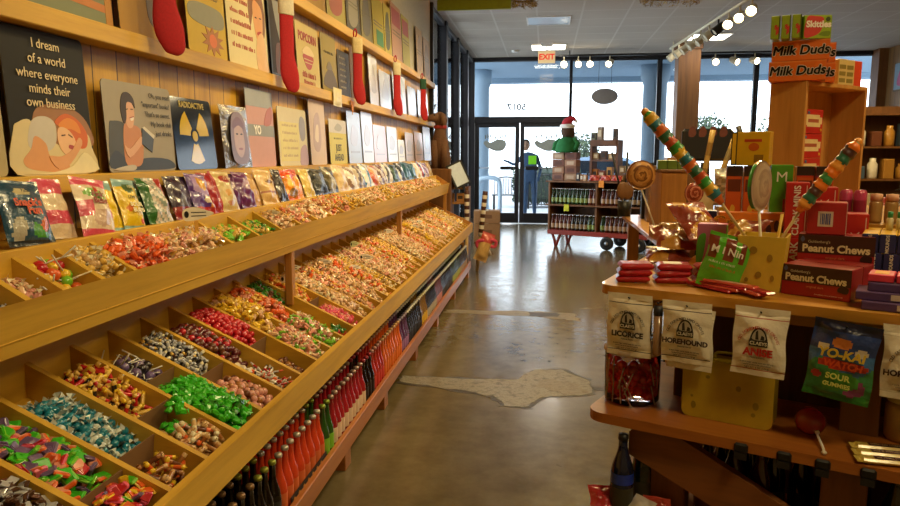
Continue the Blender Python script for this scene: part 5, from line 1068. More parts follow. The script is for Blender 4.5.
MD = ['c8581c', 'c8581c', 'e07020', 'c8581c', 'c8581c', 'e07a2c']
ra = R(-20)
for k, (dx, dy, dz, l) in enumerate(((0, 0, 0, 'lower front orange carton with slanted dark letters on the crate'), (.006, .0, .0735, 'upper front orange carton with slanted dark letters on the crate'), (.03, .11, 0, 'lower rear orange carton on the crate'), (.028, .11, .0735, 'upper rear orange carton on the crate'))):
    c = Vector((.921, 2.828, 1.6485)) + Vector((cos(ra), sin(ra), 0))*dx + Vector((-sin(ra), cos(ra), 0))*(dy+.05)
    o = printbox('candy_box', .193, .1, .0725, MD, l, 'box', 'orange cartons on the crate', (), [('e88a3c', [(0, .93), (1, .93), (1, 1), (0, 1)])])
    for cc, dd, yy in (('ece2d6', .0036, -.0516), ('24180c', .0013, -.0522)): fat_letters('Milk Duds', .046, paint(cc, .5), o, Matrix.Translation((0, yy, .036)) @ Matrix.Rotation(pi/2, 4, 'X'), dd, shear=.15)
    o.matrix_world = Matrix.Translation(c+Vector((0, 0, dz))) @ Matrix.Rotation(ra+(.03 if k == 1 else 0), 4, 'Z')
SK = ['7c9c1c', '6c8c18', '90ac20', '7c9c1c', '7c9c1c', '90b030']
for k in range(3):
    o = printbox('candy_box', .031, .1, .083, SK, 'narrow lime green carton end on top of the orange cartons, %s from the left' % ORD[k+1], 'box', 'lime green cartons', [('S', .02, 'c83028', .55, .5, 'f', dict(bold=.06))], [('4c5c14', [(.86, 0), (1, 0), (1, 1), (.86, 1)]), ('c83c34', [(.55, .15), (.86, .25), (.86, .55), (.6, .5)])])
    o.matrix_world = Matrix.Translation((.842+.033*k, 2.845-.012*k, 1.7955)) @ Matrix.Rotation(R(-18), 4, 'Z')
o = printbox('candy_box', .1, .034, .083, SK, 'lime green carton with white letters on a red wave, on top of the orange cartons', 'box', None, [('Skittles', .031, 'ece4d8', .52, .6, 'f', dict(bold=.04))], [('c83c34', sp([(.02, .1), (.1, .9), (.4, .95), (.7, .85), (.6, .3), (.3, .08)])), ('6a8418', sp([(.55, .15), (.7, .3), (.95, .3), (.9, .1)], 3)), ('3c4c1c', ell(.85, .82, .08, .1))])
o.matrix_world = Matrix.Translation((.972, 2.815, 1.7955)) @ Matrix.Rotation(R(6), 4, 'Z')
for k, (ms, l) in enumerate(((['b89a4c', 'c0a45c', 'd0b878', 'b89a4c', 'b89a4c', 'd8c48c'], 'cream carton on the crate, left of two'), (['b89a4c', 'a8a040', 'd0b878', 'b89a4c', 'b89a4c', 'd8c48c'], 'cream carton on the crate, right of two'), (['b83c20', 'b83c20', 'd84a28', 'b83c20', 'b83c20', 'd85a3c'], 'orange red carton at the right end of the crate top'))):
    o = printbox('candy_box', .052, .05, .1, ms, l, 'box', 'small cartons on the crate end', arts=[('8c7c3c', [(.1, .1+.26*j), (.8, .1+.26*j), (.8, .26+.26*j), (.1, .26+.26*j)]) for j in range(3)] if k < 2 else [])
    o.matrix_world = Mc @ Matrix.Translation((.285+.058*k, .04, .4885)) @ Matrix.Rotation(R(-8), 4, 'Z')
# blue, purple and pink goods at the right end
NV = ['1c2450', '1c2450', '222c60', '1c2450', '1c2450', 'd8a81c']
for r_ in range(3):
    for k in range(8):
        if r_ == 0 and k > 1: pass
        o = printbox('navy_candy_box', .04, .2, .052, NV, 'navy carton end with white letters, %s row from below, %s from the left' % (ORD[r_+1], ORD[k+1]), 'box', 'navy cartons stacked in rows') if r_+k == 0 else dup(NB_, label='navy carton end with white letters, %s row from below, %s from the left' % (ORD[r_+1], ORD[k+1]))
        if r_+k == 0: NB_ = o; letters('MOUNDS', .0115, paint('d8d4c8', .5), o, (0, -.1012, .025), rot=(pi/2, -pi/2, 0), bold=.03)
        at(o, .65+.0415*k+.012*(r_ % 2), .42, 1.001+.0525*r_, 0)
PUR = ['3c2450', '3c2450', '50386c', '3c2450', '3c2450', '6a4c80']
for r_ in range(3):
    for k in range(2):
        o = printbox('purple_candy_box', .165, .1, .021, PUR, 'flat purple carton at the counter edge, %s layer from below, %s' % (ORD[r_+1], ('left', 'right')[k]), 'box', 'flat purple cartons', arts=[('c8b8b0', [(.45, .2), (.97, .2), (.97, .85), (.45, .85)]), ('50405c', [(.6, .3), (.8, .3), (.8, .7), (.6, .7)])]); at(o, .735+.168*k-.014*(r_ == 1)+.01*(r_ == 2), .075+.012*r_, 1.001+.0215*r_, 0)
for k in range(5):
    o = printbox('pink_candy_box', .055, .085, .018, ['c82c4c', 'b82444', 'd83c54', 'c82c4c', 'c82c4c', 'd84860'], 'flat pink carton on the purple ones, %s from the left' % ORD[k+1], 'box', 'flat pink cartons'); MB().box((0, 0, .0184), (.03, .05, .0008), paint('d8a040', .5)).build('printed_label', o); at(o, .69+.058*k, .1, 1.0665, .05*((k % 3)-1))
for k in range(4):
    o = MB().lathe([(.0, 0), (.017, 0), (.018, .01), (.018, .09), (.014, .1), (.0, .102)], film('b83c64'), 14).build('pink_candy_tube'); MB().lathe([(.0184, .03), (.0184, .07)], paint('8c1c3c', .4), 14, caps=False).build('label', o)
    at(o, .56+.04*(k % 2), .66+.045*(k//2), 1.161); ctag(o, 'pink candy tube on the step beside the crate, %s' % ('front left', 'front right', 'rear left', 'rear right')[k], 'tube', 'pink candy tubes')
for k in range(5):
    t = at(tag(empty('candy_jar'), 'small tan jar with peach cap, %s from the pink tubes' % ORD[k+1], 'jar', 'peach capped jars'), .645+.042*k, .68, 1.161)
    MB().lathe([(0, 0), (.018, 0), (.019, .01), (.019, .06), (.015, .07)], paint('b08a50', .3, coat=.4), 14).build('glass_body', t); MB().lathe([(.017, .068), (.0175, .09), (0, .092)], paint('d8a484', .5), 14).build('cap', t)
for k in range(4):
    t = at(tag(empty('small_bottle'), 'little white bottle with a green cap on the navy cartons, %s from the left' % ORD[k+1], 'bottle', 'green capped bottles'), .69+.024*k, .46, 1.1595)
    MB().lathe([(0, 0), (.009, 0), (.009, .03), (.006, .036)], paint('d8d4b0', .4), 10).build('glass_body', t); MB().lathe([(.007, .035), (.007, .052), (0, .053)], paint('2c8c5c', .4), 10).build('cap', t)
t = at(tag(empty('plush_toy'), 'small brown plush toy on the navy cartons', 'toy'), .85, .44, 1.1595); PLU = paint('9c6a34', .95, var=.35, vscale=80)
b = MB().ball((0, 0, .03), (.028, .025, .032), PLU, 12, 8); b.ball((0, -.005, .072), .024, PLU, 12, 8)
for s in (-1, 1): b.ball((s*.018, 0, .092), .009, PLU, 8, 6); b.ball((s*.028, -.012, .035), (.011, .011, .02), PLU, 8, 6); b.ball((s*.018, -.02, .01), (.013, .018, .011), PLU, 8, 6)
b.build('body', t); MB().ball((0, -.026, .068), (.011, .008, .009), paint('d8b080', .9), 8, 6).build('muzzle', t)
o = printbox('candy_box', .12, .08, .044, 'a8844c', 'flat tan carton under the cream wafer rolls'); at(o, .04, .63, 1.001, .35)
# rolls, navy box and chocolates at the counter's left rear
for k in range(2):
    o = MB().lathe([(.0, -.062), (.021, -.062, paint('8c5a2c', .6)), (.021, -.056, paint('e4d4a4', .5)), (.021, .056, paint('8c5a2c', .6)), (.021, .062), (0, .062)], paint('e4d4a4', .5), 16).build('wafer_roll'); o.matrix_world = Matrix.Translation(CU(.04, .63, 1.0675+.0425*k)) @ Matrix.Rotation(TH+.35, 4, 'Z') @ Matrix.Rotation(pi/2, 4, 'Y')
    MB().lathe([(.0214, -.035), (.0214, .03)], paint('c89a50' if k else 'c8502c', .5), 16, caps=False).build('printed_label', o); ctag(o, 'cream wafer roll behind the gold foil bags, %s one' % ('upper' if k else 'lower'), 'roll', 'wafer rolls')
o = printbox('navy_box', .082, .06, .178, ['141c40', '141c40', '1c2450', '141c40', '141c40', 'd8dce0'], 'navy carton with a white top behind the gold foil bags', arts=[('c84038', ell(.12, .45, .08, .06)), ('6c5040', sp([(.5, .2), (.5, .6), (.8, .7), (.9, .3)])), ('4a4440', [(.1, .05), (.9, .05), (.9, .2), (.1, .2)])]); at(o, .125, .665, 1.001, .2)
# ---------------------------------------------------------------- bags hanging along the counter edge
def arc_letters(body, size, m, parent, c, r, a0, a1, y, name='arched_lettering'):
    b = MB()
    for i, chh in enumerate(body):
        if chh == ' ': continue
        a = a0+(a1-a0)*(i+.5)/len(body); tmp = letters(chh, size, m, None, (0, 0, 0)); me = tmp.data; bpy.data.objects.remove(tmp)
        M = Matrix.Translation((c[0]+r*cos(a), y, c[1]+r*sin(a))) @ Matrix.Rotation(-(a-pi/2), 4, 'Y') @ Matrix.Rotation(pi/2, 4, 'X'); b.add([v.co for v in me.vertices], [tuple(p.vertices) for p in me.polygons], m, False, M)
    return b.build(name, parent)
def peg(o, h, w=.0):
    MB().tube([(0, .03, h-.012), (0, -.004, h-.012), (0, -.012, h-.008)], .0022, BLACK, 6).build('peg', o)
INK = '2c2824'
def old_bag(u0, u1, z0, z1, flavour, ink, line, label, v=-.022, roll=0., plain=False):
    w, h = (u1-u0)*1.0, z1-z0; W1, T1 = paint('f2ecda', .5, wrinkle=.35, coat=.15), paint('f2ecda', .5, wrinkle=.35, coat=.15)
    lm = paint(line, .5); fn = lambda u, q: lm if .845 < q < .86 or (.085 < q < .095) else W1
    o = bag(w, h, .012, fn, T1, int(u0*1000), .1, 14, 84, wr=.22).build('candy_bag'); at(o, (u0+u1)/2, v, z0, 0, 0, roll); tag(o, label, 'bag', 'white candy bags hung on the counter edge'); peg(o, h)
    if plain: return o
    y = -.0142; I = paint(ink, .6); K = paint(INK, .6)
    arc_letters('OLD FASHIONED HARD CANDIES', .0102, I, o, (0, h*.46), .047, pi*.93, pi*.07, y)
    artwork([(K, sp([(.36, .5), (.36, .62), (.42, .7), (.5, .725), (.58, .7), (.64, .62), (.64, .5)])), (paint('b8b09c', .6), sp([(.39, .55), (.39, .62), (.44, .68), (.5, .7), (.56, .68), (.61, .62), (.61, .55)])), (K, [(.44, .55), (.44, .66), (.48, .69), (.5, .55)]), (K, [(.53, .55), (.55, .62), (.6, .6), (.6, .55)]), (K, [(.33, .45), (.67, .45), (.67, .54), (.33, .54)])], w, h, y+.001, 'emblem', o)
    letters("CLAEYS", .012, paint('d8d0b8'), o, (0, y-.0015, h*.495), bold=.03); letters(flavour, min(.026, .118/len(flavour)*1.42), I, o, (0, y, h*.36), bold=.045)
    for q, s_, tx in ((.285, .0062, 'Natural Flavor'), (.21, .0052, 'A pure sugar candy made the old way'), (.175, .005, 'sanded drops in the old tradition'), (.135, .006, 'NET WT. 6 OZ (170 g)')): letters(tx, s_, K, o, (0, y+.001, h*q))
    return o
old_bag(.031, .159, .807, .986, 'LICORICE', '30241c', '2c3040', 'white bag of liquorice sweets hanging at the corner of the counter')
old_bag(.2, .322, .79, .96, '', INK, 'd8d0b8', 'plain white bag hanging behind the horehound bag, its foot showing', v=-.004, plain=True)
old_bag(.192, .322, .815, .984, 'HOREHOUND', '3c2420', '3c2838', 'white bag of horehound sweets hanging second from the counter corner', v=-.034)
old_bag(.371, .501, .808, .987, 'ANISE', 'b8281c', 'b85048', 'white bag of anise sweets with red letters hanging above the yellow tin', roll=R(1))
o = old_bag(.705, .835, .806, .982, 'HOREHOUND', '3c2420', 'd8d0b8', 'white bag hanging at the right picture edge above the jars')
# bright cartoon-brand sweets bag: lettering and colours, no figures
fy = lambda u, q: film('2c7a2c') if q < .09 else film('141c3c') if q > .88 else film('3c8c50' if q < .42+.1*sin(7*u) else '3c6ca0' if q < .62 else '243c78')
o = bag(.145, .195, .014, printed(fy, [('8c3c70', sp([(.62, .1), (.64, .28), (.85, .3), (.9, .12)])), ('c83c34', ell(.15, .3, .07, .05)), ('d8c8a0', ell(.22, .66, .09, .05)), ('c8783c', ell(.48, .74, .16, .07)), ('c0b49c', ell(.8, .66, .1, .05)), ('4c9c3c', sp([(.3, .12), (.34, .34), (.72, .36), (.78, .2)])), ('b8341c', sp([(.2, .42), (.25, .52), (.85, .52), (.86, .42)], 3))]), film('2c7a2c'), 303, .06, 30, 40, wr=.45).build('candy_bag')
at(o, .615, -.03, .782, -.05, 0, R(5)); tag(o, 'colourful foil sweets bag with yellow letters hanging beside the anise bag', 'bag'); peg(o, .195)
letters('YO-KAI', .03, paint('e0c040'), o, (0, -.022, .118), bold=.04, shear=.12); letters('WATCH', .022, paint('d85020'), o, (.006, -.022, .093), bold=.04, shear=.12); letters('SOUR', .02, paint('d8e070'), o, (0, -.021, .062), bold=.03); letters('GUMMIES', .014, paint('d8e070'), o, (0, -.021, .042), bold=.03)
t = at(tag(empty('candy_tube'), 'slim clear tube of sweets hanging between the liquorice and horehound bags', 'tube'), .176, -.02, .82)
MB().lathe([(0, 0), (.011, .002), (.012, .01), (.012, .115)], paint('9c7c60', .15, coat=.6), 12).build('tube_body', t); MB().lathe([(.013, .115), (.013, .14), (0, .142)], paint('303440', .4), 12).build('cap', t); peg(t, .16)
# ---------------------------------------------------------------- lower shelf
t = at(tag(empty('lollipop_tub'), 'clear round tub of red lollipops on the lower shelf corner', 'tub'), .083, .06, .651)
MB().lathe([(0, .003), (.072, .003), (.08, .012), (.08, .142), (.076, .15)], glassy('clear_plastic', 'fff4f2', clear=.95), 32).build('tub_wall', t); MB().lathe([(.082, .15), (.084, .153), (.084, .166), (0, .168)], paint('c8b8ac', .25), 32).build('lid', t)
rnd = random.Random(9); REDS = [paint(c, .2, coat=.6) for c in ('c8202c', 'd83028', 'a81820')]
b = MB(); 
for k in range(90):
    a = rnd.uniform(0, 6.3); r_ = .063*math.sqrt(rnd.uniform(.35, 1)); b.ball((r_*cos(a), r_*sin(a), rnd.uniform(.02, .13)), .0155, REDS[k % 3], 8, 6)
b.build('lollipop_heads', t)['kind'] = 'stuff'
for k in range(14):
    a = rnd.uniform(3.3, 6.2); z = rnd.uniform(.025, .12); q = rnd.uniform(-.5, .5); p = Vector((.0745*cos(a), .0745*sin(a), z)); d = Vector((-sin(a)*.5*sin(q*2), cos(a)*.5*sin(q*2), cos(q))).normalized()*.035
    MB().tube([p-d, p+d], .002, WHITE, 6).build('lollipop_stick', t)
t = at(tag(empty('lunch_tin'), 'yellow spotted tin box standing on the lower shelf under the anise bag', 'tin'), .357, .055, .651); LT = paint('b8a02c', .35, coat=.4); tw, thh, rr_ = .235, .165, .02
pts = []
for cx, cz, a in ((tw/2-rr_, rr_, -pi/2), (tw/2-rr_, thh-rr_, 0), (-tw/2+rr_, thh-rr_, pi/2), (-tw/2+rr_, rr_, pi)): pts += [(cx+rr_*cos(a+pi/2*k/5), cz+rr_*sin(a+pi/2*k/5)) for k in range(6)]
MB().prism(pts, -.035, .04, LT).build('body', t)
b = MB()
for x, z, r1, r2 in ((-.085, .035, .007, .011), (-.09, .06, .004, .004), (.075, .06, .008, .011), (.07, .035, .006, .006), (-.05, .12, .006, .005), (.03, .1, .007, .008)): b.prism(ell(x, z, r1, r2, 12), -.0358, -.035, paint('8c7c20', .4))
b.build('spots', t)['kind'] = 'stuff'
MB().tube(spline([(-.04, 0, thh), (-.035, 0, thh+.018), (.035, 0, thh+.018), (.04, 0, thh)], 3, False), .004, paint('8c7c20', .4), 8).build('handle', t)
t = at(tag(empty('red_lollipop'), 'round red lollipop with a white stick lying on the lower shelf', 'lollipop'), .56, .02, .651)
b = MB().ball((0, .03, .038), (.038, .034, .036), paint('8c1018', .12, coat=.8), 18, 12); b.build('head', t); MB().tube([(.02, .0, .018), (.04, -.06, .007), (.045, -.085, .006)], .0035, WHITE, 8).build('stick', t)
MB().ball((.045, -.087, .006), (.007, .004, .005), WHITE, 8, 6).build('stick_end', t); MB().ball((.02, .005, .02), (.006, .006, .006), WHITE, 8, 6).build('wrapper_knot', t)
for k in range(3):
    o = MB().box((0, 0, .008), (.15, .032, .012), film('d8c060'), .005).build('chocolate_bar'); b = MB()
    MB().box((.01, 0, .0145), (.11, .018, .0008), paint('4c1c24', .4)).build('printed_label', o)
    for s in (-1, 1): b.box((s*.078, 0, .008), (.014, .034, .0015), film('d8c060'))
    b.build('wrapper_ends', o); artwork([(paint('e0d0a8', .5), p, 1) for c, p, _ in scribble('e0d0a8', .5, .5, .9, .7, k)], .11, .012, 0, 'print', o).matrix_local = Matrix.Translation((.01, -.006, .0152)) @ Matrix.Rotation(-pi/2, 4, 'X')
    at(o, .735+.008*k, -.035+.036*(2-k)-.004, .651+.002*(2-k), R(19)); ctag(o, 'yellow wrapped chocolate bar on the lower shelf, %s of three' % ('rear', 'middle', 'front')[k], 'bar', 'yellow chocolate bars')
for k in range(2):
    t = at(tag(empty('candy_jar'), 'tan sweets jar with cream lid at the right of the lower shelf, %s one' % ('left', 'right')[k], 'jar', 'cream lidded jars'), .765+.1*k, .155, .651)
    MB().lathe([(0, 0), (.044, 0), (.047, .01), (.047, .09), (.04, .1)], paint('a07c44', .15, coat=.6), 20).build('glass_body', t); MB().lathe([(.043, .1), (.044, .125), (0, .127)], paint('c8bc90', .5), 20).build('lid', t)
for k, u in enumerate((.42, .52, .605, .7)):
    o = at(MB().box((0, 0, 0), (.034, .016, .026), BLACK, .005).build('shelf_clip'), u, -.094+.035*(u-.03)/1.5, .632); MB().box((0, -.006, -.02), (.03, .006, .018), paint('1c1c1e', .4)).build('clip_jaw', o); ctag(o, 'black clip on the front edge of the lower shelf, %s from the left' % ORD[k+1], 'clip', 'black clips on the shelf edge')
# ---------------------------------------------------------------- bottom shelf
def wine(u, v, liq, lab, cap, label, z=.3605, band=None):
    t = at(tag(empty('soda_bottle'), label, 'bottle'), u, v, z); MB().lathe([(0, 0), (.03, 0), (.032, .008), (.032, .125), (.028, .15), (.016, .185), (.0125, .205), (.012, .225)], glass(liq), 18).build('glass_body', t)
    MB().lathe([(.0135, .222), (.0145, .226), (.0135, .238), (0, .24)], paint(cap, .4), 14).build('cap', t)
    if lab: MB().lathe([(.0324, .03), (.0324, .09)], paint(lab, .5), 18, caps=False).build('label', t)
    if band: MB().lathe([(.0324, .1), (.0322, .13)], paint(band, .3, coat=.5), 18, caps=False).build('band', t)
wine(.112, -.085, '101c38', '3a3828', '0c0c10', 'dark blue bottle with a black cap on the bottom shelf', band='1c3cb0'); wine(.15, -.015, '14200f', '3c3828', '101010', 'dark green bottle behind the dark blue one')
for k in range(6): wine(.335+.068*k, .13+.03*(k % 2), '0e0a0a', '2a1c18' if k % 2 else '48403a', '141214', 'black bottle in the shade of the bottom shelf, %s from the left' % ORD[k+1])
for k in range(3): wine(.31+.07*k, .05, '3c0c0c', '5a2a1c', '2a1010', 'dark red bottle behind the slanting brace, %s from the left' % ORD[k+1])
for k in range(3): wine(.76+.07*k, .06, '12200f', '1c5a2c', '101410', 'green labelled bottle at the right end of the bottom shelf, %s from the left' % ORD[k+1])
for k, (u, v, r, c) in enumerate(((.085, -.13, .5, 'b82c34'), (.15, -.14, -.4, 'c8c0b8'), (.22, -.12, .2, 'a83c2c'))):
    o = bag(.075, .1, .012, lambda uu, vv, c=c: film(c) if vv > .25 else film('d8c8b8'), film(c), 320+k, wr=.5).build('candy_packet'); at(o, u, v+(-.01), .363, r, -R(52)); ctag(o, ('red and silver packet at the left end of the bottom shelf', 'silver packet in front of the dark blue bottle', 'red packet in front of the counter post')[k], 'packet')
# ================================================================== ceiling fittings near the storefront
t = tag(empty('exit_sign', (-.02, 12.55, ZC)), 'cream exit sign with red letters hanging from the ceiling', 'sign')
MB().box((0, 0, -.03), (.2, .06, .06), WHITE).build('mount', t); MB().box((0, 0, -.24), (.29, .04, .2), emit('exit_panel', 'ecc890', .55), .006).build('panel', t); MB().tube([(0, 0, -.06), (0, 0, -.14)], .012, WHITE).build('stem', t)
letters('EXIT', .13, emit('exit_red', 'd83018', .9), t, (0, -.0225, -.24), bold=.03)
BULB = emit('spot_lamp', 'fff0d0', 26.); CREAMM = paint('cfc4a4', .4)
def spot(x, y, z, dirn, label, col=None, group='track spotlights', power=0., lit=True):
    d = Vector(dirn).normalized(); t = tag(empty('track_spotlight', (x, y, z)), label, 'spotlight', group); M = Matrix.Translation((0, 0, -.13)) @ (-d).to_track_quat('Z', 'Y').to_matrix().to_4x4()
    MB().tube([(0, 0, 0), (0, 0, -.1)], .012, col or CREAMM, 8).build('stem', t)
    MB().lathe([(.0, .1), (.05, .095), (.058, .05), (.062, -.06), (.066, -.075), (.058, -.075), (.054, -.045)], col or CREAMM, 18, M, caps=False).build('lamp_head', t)
    MB().ball((0, 0, -.05), (.052, .052, .02), BULB if lit else paint('d8d0b8', .3), 14, 8, M).build('bulb', t)
    if power:
        L = bpy.data.lights.new('lamp', 'SPOT'); L.energy = power; L.spot_size = R(62); L.spot_blend = .6; L.color = (1, .78, .42); L.shadow_soft_size = .05
        o = bpy.data.objects.new('lamp', L); COL.objects.link(o); o.parent = t; o.matrix_local = Matrix.Translation(Vector((0, 0, -.13))+d*.1) @ d.to_track_quat('-Z', 'Y').to_matrix().to_4x4()
t = tag(MB().box((2.4, 13.5, ZC-.09), (4.4, .04, .035), BLACK).build('light_track'), 'black light track along the storefront', 'light track')
for x in (.4, 2.4, 4.4): MB().tube([(x, 13.5, ZC-.07), (x, 13.5, ZC)], .01, BLACK, 6).build('hanger', t)
for k, (x, dx, dz, lit) in enumerate(((.3, 0, -.35, 1), (.56, 0, -.35, 1), (.77, 0, -.35, 1), (1.13, -.5, -.5, 1), (2.99, 0, -.4, 1), (3.33, .7, -.55, 1), (3.67, .5, -.3, 1))): spot(x, 13.5, ZC-.107, (dx, -1, dz), 'spotlight on the storefront track, %s from the left' % ORD[k+1], group='storefront spotlights')
a, b_ = Vector((2.1, 12.9, ZC-.09)), Vector((2.36, 8.6, ZC-.09)); d = (b_-a)
t = tag(MB().tube([a, b_], .022, CREAMM, 6).build('light_track'), 'cream light track running from the pillar into the shop', 'light track')
for q in (.05, .95): MB().tube([a+d*q, a+d*q+Vector((0, 0, .09))], .01, CREAMM, 6).build('hanger', t)
for k in range(10):
    p = a+d*(.04+.1*k); spot(p.x, p.y, p.z-.02, (-1, -.15, -.9) if k < 7 else (-.4, -1, -.5), 'spotlight on the cream track, %s from the pillar' % ORD[k+1], BLACK if k in (6,) else None, 'cream track spotlights', 22 if k > 6 else 0, k > 6)
# unseen extra track, added above the aisle to light the wall and bins
a, b_ = Vector((.15, .4, ZC-.09)), Vector((.15, 8.2, ZC-.09)); t = tag(MB().tube([a, b_], .022, CREAMM, 6).build('light_track'), 'unseen cream light track added over the aisle to light the board wall', 'light track'); MB().box((.15, 4.3, ZC-.045), (.03, .03, .09), CREAMM).build('hanger', t)
for k in range(6): spot(.15, .9+1.3*k, ZC-.11, (-1, .3, -.92), 'spotlight on the aisle track, %s from the camera end' % ORD[k+1], None, 'added aisle track spotlights', AISLE_FILL*(.55, .8, 1, 1, 1, 1)[k])
for k, (x, y) in enumerate(((-.6, 13.75), (-.05, 13.9))): o = MB().lathe([(0, -.035), (.06, -.03), (.07, 0)], WHITE, 16).build('smoke_detector', None, (x, y-.4, ZC)); tag(o, 'small round white detector on the ceiling by the doors, %s one' % ('left', 'right')[k], 'detector')
t = tag(empty('hanging_oval_sign', (1.09, 13.95, 2.5)), 'grey oval shop sign hanging in the window, seen from behind', 'sign'); b = MB(); b.prism(ell(0, 0, .25, .15, 32), -.012, .012, paint('6e6a68', .6)); b.build('board', t)
for x in (-.12, .12): MB().tube([(x, 0, .12), (x, 0, .7)], .004, BLACK, 5).build('chain', t)
# wreath-like ceiling decorations at the top edge, painted board, hazard lamp
for x, y, s, l in ((-.31, 9.0, .14, 'small gold tinsel garland on the ceiling over the aisle'), (1.45, 9.05, .3, 'wide gold tinsel garland on the ceiling over the wagon')):
    b = MB(); rnd = random.Random(int(s*100)); GT = [paint(c, .3, .6) for c in ('a8842c', '7c5c24', 'c8a040')]
    for k in range(260):
        a = rnd.uniform(0, 6.28); rr = s*(1+rnd.gauss(0, .13)); M = Matrix.Translation((rr*cos(a), rr*sin(a)*.6, -.075+rnd.gauss(0, .02))) @ Euler((rnd.uniform(0, 6), rnd.uniform(0, 6), 0)).to_matrix().to_4x4(); b.add([(-.03, 0, 0), (.03, -.004, 0), (.03, .004, 0)], [(0, 1, 2)], GT[k % 3], False, M)
    b.tube([(s*cos(a_), s*sin(a_)*.6, -.03) for a_ in [2*pi*i/24 for i in range(25)]], .012, GT[1], 6); tag(b.build('tinsel_garland', None, (x, y, ZC)), l, 'garland')
o = MB().box((0, 0, -.02), (.9, .05, .16), paint('9aa820', .5)).build('hanging_board', None, (-.9, 8.8, ZC-.07)); tag(o, 'yellow green painted board hanging under the ceiling at the top edge', 'board')
t = tag(empty('ceiling_lamp', (-1.28, 8.9, ZC)), 'small orange lamp on the ceiling beside the board wall', 'lamp'); MB().lathe([(.05, 0), (.05, -.03), (.03, -.04)], BLACK, 14).build('base', t); MB().ball((0, 0, -.06), .035, emit('orange_bulb', 'ff9a3c', 6.), 12, 8).build('bulb', t)
# wooden pillar
t = tag(empty('pillar', (2.41, 12.95, 0)), 'square pale wooden pillar in front of the shop window', 'pillar'); MB().box((0, 0, 1.59), (.37, .37, 3.18), PALEZ, .006).build('shaft', t); MB().box((0, 0, 3.235), (.42, .42, .11), DARKZ, .006).build('capital', t); MB().box((0, 0, .06), (.42, .42, .12), DARKZ, .006).build('plinth', t)
# ================================================================== wagon of soda by the doors
WG = Matrix.Translation((.04, 10.8, 0)) @ Matrix.Rotation(R(-26), 4, 'Z')
wagon = tag(empty('wagon'), 'red wooden wagon with bottle shelves standing before the doors', 'wagon'); wagon.matrix_world = WG; RW = wood('red_paint_board', '6a1c14', '94301f', (1.2, 14, 14), .5)
def wpart(n, c, d, m, b=.004): return MB().box(c, d, m, b).build(n, wagon)
WL, WD = 1.55, .55
wpart('deck', (WL/2, WD/2, .22), (WL, WD, .07), RW)
for z, n in ((.635, 'shelf'), (.99, 'table_top')): wpart(n, (WL/2, WD/2, z), (WL+.06, WD+.04, .025), DARKZ)
for x in (.015, WL*.5, WL-.015): wpart('upright', (x, WD/2, .62), (.03, WD-.02, .73), DARKZ)
wpart('back_board', (WL/2, WD-.01, .62), (WL, .015, .72), DARKZ)
for y in (.05, WD-.05): MB().tube([(.06, y, .2), (.1, y, .1), (.12, y, 0)], .022, RW, 8).build('leg', wagon); MB().tube([(.2, y, .2), (.16, y, .1), (.13, y, 0)], .022, RW, 8).build('leg', wagon)
for x in (WL*.62, WL*.93):
    for y in (.0, WD): MB().lathe([(.0, -.02), (.04, -.022), (.07, -.02), (.098, -.022), (.1, 0), (.098, .022), (.07, .02), (.04, .022), (.0, .02)], BLACK, 20, Matrix.Translation((x, y, .1)) @ Matrix.Rotation(pi/2, 4, 'X')).build('wheel', wagon); MB().lathe([(0, -.03), (.03, -.03), (.03, .03), (0, .03)], STEEL, 12, Matrix.Translation((x, y, .1)) @ Matrix.Rotation(pi/2, 4, 'X')).build('hub', wagon.children[-1])
wcol = [('1f3a1c', '8ca060', 'green'), ('1f3a1c', '8ca060', 'green'), ('5a2018', 'b8a088', 'red brown'), ('4a1c14', 'a88c74', 'red brown'), ('20140f', '9c8870', 'dark')]
cnt = 0; pr = {}
for lv, z in (('lower', .2555), ('upper', .648)):
    for r_ in range(2):
        for k in range(21):
            x = .065+.0665*k; c = wcol[min(4, k*5//21) if lv == 'upper' else (2, 4, 0, 3, 3)[min(4, k*5//21)]]
            if abs(x-WL*.5) < .045: continue
            lab = '%s soda bottle with silver cap on the %s shelf of the red wagon' % (c[2], lv); key = (lv, c[0])
            if key not in pr: o = bottle_mesh('wagon_bottle', glass(c[0]), paint(c[1], .5), paint('d8dce4', .25, .5), False); tag(o, lab, 'bottle', lab+'s'); pr[key] = o
            else: o = pr[key].copy(); COL.objects.link(o)
            o.matrix_world = WG @ Matrix.Translation((x, .05+.07*r_, z))
def wbox(name, x, y, z, w, d, h, c, label, cat='box', group=None, rot=0., lab=None):
    o = MB().box((0, 0, h/2), (w, d, h), paint(c, .6), .004).build(name); o.matrix_world = WG @ Matrix.Translation((x, y, z)) @ Matrix.Rotation(rot, 4, 'Z'); tag(o, label, cat, group)
    if lab: MB().box((0, -d/2-.001, h*.5), (w*.6, .002, h*.5), paint(lab, .6)).build('printed_label', o)
    return o
ZT = 1.0035
for r_ in range(4):
    for k in range(2): wbox('candy_box', .12+.2*k, .16, ZT+.105*r_, .19, .15, .103, ('7a4c34', '94684a', '6c3c28', '9c7858')[(r_+k*3) % 4], 'brown carton in the stack under the green figure, %s row from below, %s' % (ORD[r_+1], ('left', 'right')[k]), 'box', 'brown cartons under the figure', .04*((r_+k) % 3-1), 'b89c80' if (r_+k) % 2 else '5a3020')
t = tag(empty('wooden_rack'), 'open brown crate rack standing on the red wagon', 'rack'); t.matrix_world = WG @ Matrix.Translation((.62, .12, ZT)); RK = wood('rack_board', '4a2c1a', '70462a', (14, 14, 1.4), .6)
for x in (.0, .4): MB().box((x, .12, .3), (.035, .2, .6), RK).build('side_panel', t)
for z in (.02, .3, .52): MB().box((.2, .12, z), (.37, .2, .025), RK).build('shelf', t)
MB().box((.2, .02, .565), (.37, .02, .07), RK).build('top_rail', t)
